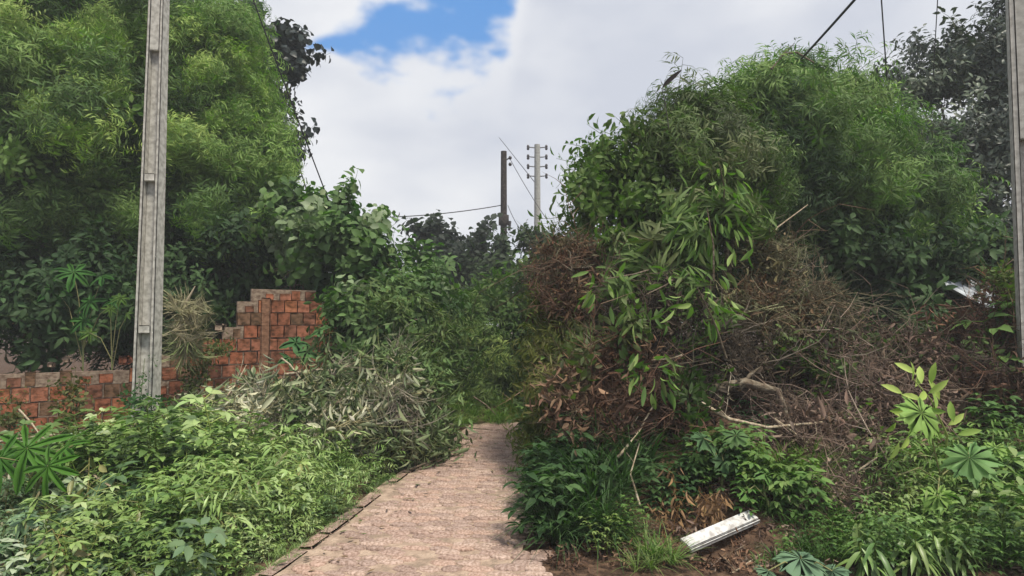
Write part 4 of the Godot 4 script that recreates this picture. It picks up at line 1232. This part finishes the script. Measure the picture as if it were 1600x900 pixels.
		var pts := []
		var radii := []
		for k in b[1].size():
			pts.append(at(b[1][k][0], b[1][k][1], b[1][k][2]))
			radii.append(b[2] * (1.0 - 0.5 * k / (b[1].size() - 1)))
		var dark: bool = b[2] > 0.02
		var s := thing("fallen_branch" if b[2] < 0.05 else "fallen_log", b[0], "branch" if b[2] < 0.05 else "log", pts[0])
		bar(s, "wood", pts, radii, M.bark if dark else M.pale_bark)
		var o: Vector3 = pts[1]
		bar(s, "twig", [o, o + Vector3(rnd(-0.08, 0.08), 0.08, rnd(-0.05, 0.05)), o + Vector3(rnd(-0.16, 0.16), 0.16, 0)], [b[2] * 0.4, b[2] * 0.3, 0.003], M.bark if dark else M.pale_bark, Color.WHITE, 5)
	# a dead curled leaf that sticks up at the top
	t = thing("dead_leaf", "dark curled dead leaf sticking up above the wilting bough", "leaf", at(1030, 150, 7.2))
	bar(t, "stalk", [at(1045, 200, 7.2), at(1040, 165, 7.2), at(1034, 138, 7.2)], [0.006, 0.005, 0.004], M.twig, Color(0.05, 0.045, 0.04))
	var m := Mold.new()
	m.leaf(Vector3.ZERO, Vector3(0.75, 0.55, 0.1).normalized(), Vector3(-0.3, 0.5, 1), 0.3, 0.075, Color(0.025, 0.022, 0.02), -0.15, 0.8, 6)
	obj("blade", m.done(), M.dry, t).position = at(1034, 138, 7.2) - t.position

# ------------------------------------------------------------------ right: plants in front of the heap

func right_plants() -> void:
	var fresh := [Color(0.06, 0.125, 0.035), Color(0.1, 0.19, 0.05), Color(0.165, 0.27, 0.075), Color(0.22, 0.3, 0.1)]
	var dark := [Color(0.035, 0.08, 0.03), Color(0.055, 0.11, 0.04), Color(0.085, 0.15, 0.055)]
	var clump := func(called: String, label: String, category: String, kind: String, places: Array, palette: Array, size: float, mat: Material) -> void:
		var f := Vector3(places[0].x, heap_height(places[0].x, places[0].y), -places[0].y)
		var t := thing(called, label, category, f)
		var spots: Array = [[], [], []]
		var tints: Array = [[], [], []]
		for p in places:
			var v := rng.randi() % 3
			var b := Basis(Vector3.UP, rnd(0, TAU)).rotated(Vector3(rnd(-1, 1), 0, rnd(-1, 1)).normalized(), rnd(0, 0.25))
			spots[v].append(Transform3D(b.scaled_local(Vector3.ONE * size * rnd(0.75, 1.2)), Vector3(p.x, maxf(heap_height(p.x, p.y), 0.0) - 0.01, -p.y)))
			tints[v].append(pick(palette, Vector3(p.x, 0, p.y)))
		for v in 3: scatter("leaves", S[kind][v], mat, spots[v], tints[v], t)
	var spread := func(x0: float, x1: float, z0: float, z1: float, n: int) -> Array:
		var a := []
		for k in n:
			var z := rnd(z0, z1)
			a.append(Vector2((rnd(x0, x1) - 800.0) / FOCAL * z, z))
		return a
	clump.call("tall_grass", "thick clump of long dark grass at the heap's left corner by the road", "grass", "long_tuft", spread.call(850, 970, 4.5, 5.1, 40), dark, 0.8, M.leaf)
	clump.call("tall_grass", "grass behind the left clump, below the rust-brown brush", "grass", "long_tuft", spread.call(845, 1010, 5.1, 5.7, 34), dark, 0.8, M.leaf)
	clump.call("edge_weeds", "green weeds standing along the heap's left flank", "weeds", "big_weed", spread.call(836, 900, 4.5, 6.8, 60), dark, 1.1, M.leaf)
	clump.call("edge_weeds", "tall leafy weeds high on the left flank of the heap", "weeds", "weed", spread.call(832, 890, 6.4, 8.2, 60), fresh, 1.5, M.leaf)
	clump.call("small_herb", "light green herb with arching leaves at the bottom, left of the white board", "herb", "long_tuft", spread.call(985, 1050, 4.05, 4.3, 8), fresh, 0.5, M.leaf)
	clump.call("small_herb", "low pale-green sprout just left of the arching herb", "herb", "weed", spread.call(930, 1010, 4.3, 4.6, 10), fresh, 0.6, M.leaf)
	clump.call("leafy_shrublet", "leafy green shrublet in front of the dark hollow", "shrub", "big_weed", spread.call(1070, 1170, 5.0, 5.35, 24), fresh.slice(0, 3), 0.72, M.leaf)
	clump.call("yellow_grass", "yellow-green grass patch in the middle foreground right of the shrublet", "grass", "long_tuft", spread.call(1185, 1290, 4.9, 5.3, 26), [Color(0.09, 0.16, 0.03), Color(0.15, 0.23, 0.05)], 0.6, M.leaf)
	clump.call("low_weeds", "low green weeds right of the white board", "weeds", "big_weed", spread.call(1150, 1260, 4.6, 4.95, 22), fresh, 0.75, M.leaf)
	clump.call("foreground_weeds", "mass of green weeds filling the lower right corner", "weeds", "weed", spread.call(1330, 1850, 4.0, 5.4, 200), fresh, 0.75, M.weed)
	clump.call("foreground_grass", "arching grass among the weeds of the lower right corner", "grass", "long_tuft", spread.call(1290, 1620, 4.1, 4.9, 70), fresh.slice(0, 3), 0.55, M.leaf)
	clump.call("foreground_herb", "limp long-leaved herb at the bottom, right of the bluish leaves", "herb", "hanging", spread.call(1330, 1500, 4.0, 4.6, 26), fresh.slice(1), 0.75, M.weed)
	clump.call("corner_herb", "broad-leaved herb in the very corner at the lower right", "herb", "broad", spread.call(1500, 1640, 4.1, 5.0, 36), fresh, 0.85, M.weed)
	clump.call("heap_weeds", "weeds growing round the palmate plant", "weeds", "big_weed", spread.call(1400, 1850, 4.9, 5.8, 70), fresh.slice(0, 3), 0.85, M.weed)
	clump.call("fern_herb", "feathery green herb at the foot of the palmate plant", "herb", "fine", spread.call(1380, 1580, 4.7, 5.4, 34), fresh, 0.6, M.leaf)
	clump.call("hollow_weeds", "green plant glimpsed inside the dark hollow of the heap", "weeds", "big_weed", spread.call(1150, 1195, 6.5, 6.8, 9), [Color(0.08, 0.2, 0.08), Color(0.1, 0.24, 0.1)], 0.8, M.leaf)
	for q in [["thin green creeper trailing across the brown brush right of the hollow", [lump(1280, 560, 6.3, 70, 30), lump(1230, 540, 6.5, 40, 20), lump(1330, 590, 6.1, 40, 25)], 70], ["olive creeper over the heap's crest, below the deep green thicket", [lump(1400, 545, 6.8, 70, 25), lump(1460, 570, 6.6, 50, 25), lump(1350, 520, 7.1, 40, 18)], 80], ["yellowish creeper in the brown brush left of the palmate plant", [lump(1320, 670, 5.7, 60, 30), lump(1370, 700, 5.4, 40, 30)], 50], ["green creeper climbing the red-brown brush below the right pole", [lump(1570, 430, 6.7, 30, 45), lump(1540, 560, 6.4, 40, 40)], 60]]:
		var cf: Vector3 = q[1][0].c
		var cr := thing("creeper", q[0], "creeper", cf)
		bar(cr, "stem", [cf - Vector3(0.3, 0.2, 0), cf + Vector3(0, 0.05, 0.05), cf + Vector3(0.3, -0.05, 0.1)], [0.006, 0.005, 0.003], M.twig, Color(0.15, 0.14, 0.06))
		crown(cr, "foliage", "vine", q[1], q[2], [Color(0.07, 0.11, 0.04), Color(0.12, 0.18, 0.06), Color(0.2, 0.25, 0.09)], M.leaf, {"size": 0.7, "gaps": 0.2, "droop": 0.6, "bough": 0.5})
	clump.call("shade_weeds", "dark low weeds between the white board and the shrublet", "weeds", "big_weed", spread.call(1000, 1150, 4.75, 5.3, 24), dark, 0.7, M.leaf)
	clump.call("board_grass", "wispy low grass on the soil right of the white board", "grass", "tuft", spread.call(1170, 1340, 4.15, 4.75, 40), fresh.slice(0, 3), 0.7, M.leaf)
	clump.call("board_weeds", "small scattered weeds at the bottom between board and corner herbs", "weeds", "weed", spread.call(1200, 1340, 4.1, 4.8, 22), fresh.slice(0, 3), 0.5, M.leaf)
	clump.call("dead_stalks", "upright dry brown stalks left of the white board", "dry plant", "dry", spread.call(1020, 1120, 4.55, 5.0, 16), [Color(0.2, 0.12, 0.06), Color(0.3, 0.19, 0.1)], 0.45, M.dry)
	clump.call("crest_weeds", "grey-green weeds on the crest below the corrugated sheet", "weeds", "weed", spread.call(1420, 1540, 7.2, 7.8, 30), [Color(0.06, 0.1, 0.05), Color(0.11, 0.15, 0.09)], 1.0, M.leaf)
	clump.call("pole_weeds", "light green leafy weed beside the right pole", "weeds", "big_weed", spread.call(1560, 1600, 6.4, 6.9, 10), fresh, 1.7, M.leaf)
	# the palmate plants
	var f := Vector3(at(1450, 500, 4.9).x, 0, -4.9)
	f.y = heap_height(f.x, 4.9)
	palmate_plant("palmate_plant", "young plant with two large lobed leaves and a yellow shoot, right foreground", f, [
		[at(1440, 645, 4.5), 0.23, 0.1, 1.0, 0.1], [at(1515, 715, 4.5), 0.23, -0.3, 0.95, -0.2], [at(1465, 775, 4.5), 0.16, -0.5, 1.0, 0.1], [at(1400, 745, 4.7), 0.12, 1.0, 0.8, 0.1], [at(1555, 700, 4.9), 0.12, -1.0, 0.7, 0.2]], M.leaf, [Color(0.19, 0.34, 0.12), Color(0.27, 0.43, 0.11)], 9, 0.66, 0.25)
	f = Vector3(at(1465, 500, 5.2).x, 0, -5.2)
	f.y = heap_height(f.x, 5.2)
	var s := thing("yellow_shoot", "glowing yellow-green leafy shoot arching above the lobed leaves", "plant", f)
	bar(s, "stem", [f, at(1480, 680, 4.9), at(1455, 625, 4.75), at(1425, 590, 4.75)], [0.01, 0.008, 0.006, 0.003], M.twig, Color(0.3, 0.36, 0.1))
	var m := Mold.new()
	m.leaf(Vector3.ZERO, Vector3.UP, Vector3.BACK, 0.2, 0.056, Color.WHITE, 0.3, 0.4, 4)
	var blade := m.done()
	for q in [[1425, 595, 0.5], [1430, 605, -0.6], [1440, 600, 0.1], [1450, 615, -0.9], [1440, 625, 1.2], [1462, 640, -0.5], [1455, 650, 1.4], [1480, 665, -1.0], [1415, 640, 1.6], [1400, 660, 1.9], [1495, 680, -1.2], [1420, 680, 2.1], [1455, 600, -0.2], [1432, 585, 0.9], [1446, 612, 1.9], [1436, 640, -1.6], [1468, 625, 0.4], [1410, 615, 1.1], [1490, 660, 0.2], [1405, 690, 2.4], [1425, 660, 0.9]]:
		var o := obj("leaf", blade, mat_tinted(M.leaf, [Color(0.45, 0.56, 0.16), Color(0.38, 0.5, 0.12), Color(0.26, 0.38, 0.09)][rng.randi() % 3]), s)
		o.position = at(q[0], q[1], 4.75 + rnd(-0.08, 0.08)) - f
		o.rotation = Vector3(rnd(-0.6, 0.2), rnd(-1, 1), q[2])
	f = Vector3(at(1250, 500, 4.0).x, 0, -4.0)
	palmate_plant("palmate_plant", "plant with broad bluish-green leaves cut off by the bottom edge", f, [
		[at(1250, 872, 3.95), 0.2, 0.3, 0.25, 0.0], [at(1200, 892, 3.9), 0.14, 1.1, 0.4, 0.1], [at(1300, 892, 3.9), 0.15, -1.0, 0.4, -0.1]], M.leaf, [Color(0.17, 0.28, 0.17)], 9, 0.78, 0.3)
	f = Vector3(at(1190, 500, 4.7).x, 0, -4.7)
	f.y = heap_height(f.x, 4.7)
	palmate_plant("palmate_plant", "small plant with shining light-green leaves above the white board", f, [
		[at(1195, 740, 4.7), 0.13, 0.4, 0.7, 0.2], [at(1165, 770, 4.65), 0.12, 0.9, 0.9, 0.1], [at(1215, 755, 4.7), 0.1, -0.7, 0.8, 0.0]], M.leaf, [Color(0.13, 0.25, 0.07)], 5, 0.5)
	f = Vector3(at(1120, 500, 5.0).x, 0, -5.0)
	f.y = heap_height(f.x, 5.0)
	palmate_plant("palmate_plant", "dull green lobed plant before the hollow, left of the pale branch", f, [
		[at(1100, 685, 5.0), 0.17, 0.5, 0.6, 0.1], [at(1150, 680, 5.0), 0.15, -0.5, 0.6, 0.1], [at(1130, 720, 4.95), 0.13, 0.1, 0.9, 0.0]], M.leaf, [Color(0.09, 0.17, 0.075), Color(0.11, 0.2, 0.07)], 7, 0.62)

# ------------------------------------------------------------------ small things

func small_things() -> void:
	# the white board: a shallow channel with a lip, lying on the earth
	var a := at(1071, 852, 4.3)
	var b := at(1178, 806, 4.62)
	var d := b - a
	var t := thing("white_board", "white plastic channel piece lying on the soil at the heap's foot", "board", a)
	var len_ := d.length()
	var dir := d.normalized()
	t.basis = Basis.looking_at(dir, Vector3(-0.12, 0.8, 0.45).normalized())
	var m := Mold.new()
	m.box(Vector3(-0.055, 0.0, -len_), Vector3(0.04, 0.014, 0), Color.WHITE, 0.003)
	obj("face", m.done(), M.plastic, t)
	m = Mold.new()
	m.box(Vector3(0.047, -0.018, -len_), Vector3(0.060, 0.008, 0), Color.WHITE, 0.003)
	obj("lip", m.done(), M.plastic, t)
	m = Mold.new()
	m.box(Vector3(0.037, -0.03, -len_ + 0.004), Vector3(0.05, -0.004, -0.004), Color(0.25, 0.25, 0.26))
	obj("groove", m.done(), M.plastic, t)
	# pale lumps of mortar left on the wall
	for q in [["pale lump of mortar on the wall below the dry seed head", 345, 512, 9.25, 0.07], ["small white stone standing on the wall's left end", 106, 562, 8.25, 0.045], ["pale chip on the wall between white stone and pole", 80, 570, 8.2, 0.04], ["upright brick piece on the wall just left of the pole", 196, 562, 8.6, 0.075]]:
		var s := Mold.new()
		s.box(Vector3(-1, -0.8, -0.8) * q[4], Vector3(1, 0.8, 0.8) * q[4], Color.WHITE, 0.25 * q[4])
		for n in s.v.size(): s.v[n] += ball() * 0.14 * q[4]
		var o := obj("mortar_lump", s.done(), M.mortar if q[4] < 0.074 else M.brick)
		if q[4] > 0.074: o.material_override = mat_tinted(M.brick, Color(0.34, 0.13, 0.08))
		o.position = at(q[1], q[2], q[3])
		tag(o, q[0], "stone")
	# fallen leaves on the road
	var l := thing("road_litter", "fallen leaves and bits of twig strewn over the road's edge", "leaf litter", Vector3(-0.6, 0, -6))
	l.set_meta("kind", "stuff")
	var one := Mold.new()
	one.leaf(Vector3.ZERO, Vector3.RIGHT, Vector3.UP, 0.09, 0.035, Color.WHITE, -0.15, 0.5, 4)
	var blade := one.done()
	var spots := []
	var tints := []
	for k in 130:
		var z := rnd(3.6, 10.2)
		var x := road_left(z) + (rnd(0.0, 0.5) if k % 3 else rnd(0.0, 1.6))
		if z > 7.5: x = road_left(z) + rnd(0.0, 1.4)
		spots.append(Transform3D(Basis(Vector3.UP, rnd(0, TAU)).scaled_local(Vector3.ONE * rnd(0.3, 0.9)), Vector3(x, 0.022, -z)))
		tints.append([Color(0.16, 0.11, 0.06), Color(0.1, 0.13, 0.05), Color(0.22, 0.17, 0.1), Color(0.07, 0.06, 0.045)][rng.randi() % 4])
	scatter("leaves", blade, M.dry, spots, tints, l)
	for q in [["small branch with a few leaves lying at the far end of the road", 690, 668, 8.9, 770, 672, 9.0], ["dry twig on the road near the branch pile", 640, 735, 6.7, 690, 715, 7.1], ["stick lying across the verge under the yellowish bush", 740, 620, 9.8, 775, 648, 9.6]]:
		var f := at(q[1], q[2], q[3])
		f.y = maxf(f.y, 0.03)
		var g := at(q[4], q[5], q[6])
		g.y = maxf(g.y, 0.03)
		var s := thing("fallen_twig", q[0], "twig", f)
		bar(s, "wood", [f, f.lerp(g, 0.5) + Vector3(0.02, 0.02, 0.04), g], [0.012, 0.010, 0.005], M.bark)
		bar(s, "side_twig", [f.lerp(g, 0.4) + Vector3(0, 0.01, 0), f.lerp(g, 0.6) + Vector3(0, 0.05, 0.12)], [0.007, 0.003], M.bark, Color.WHITE, 5)
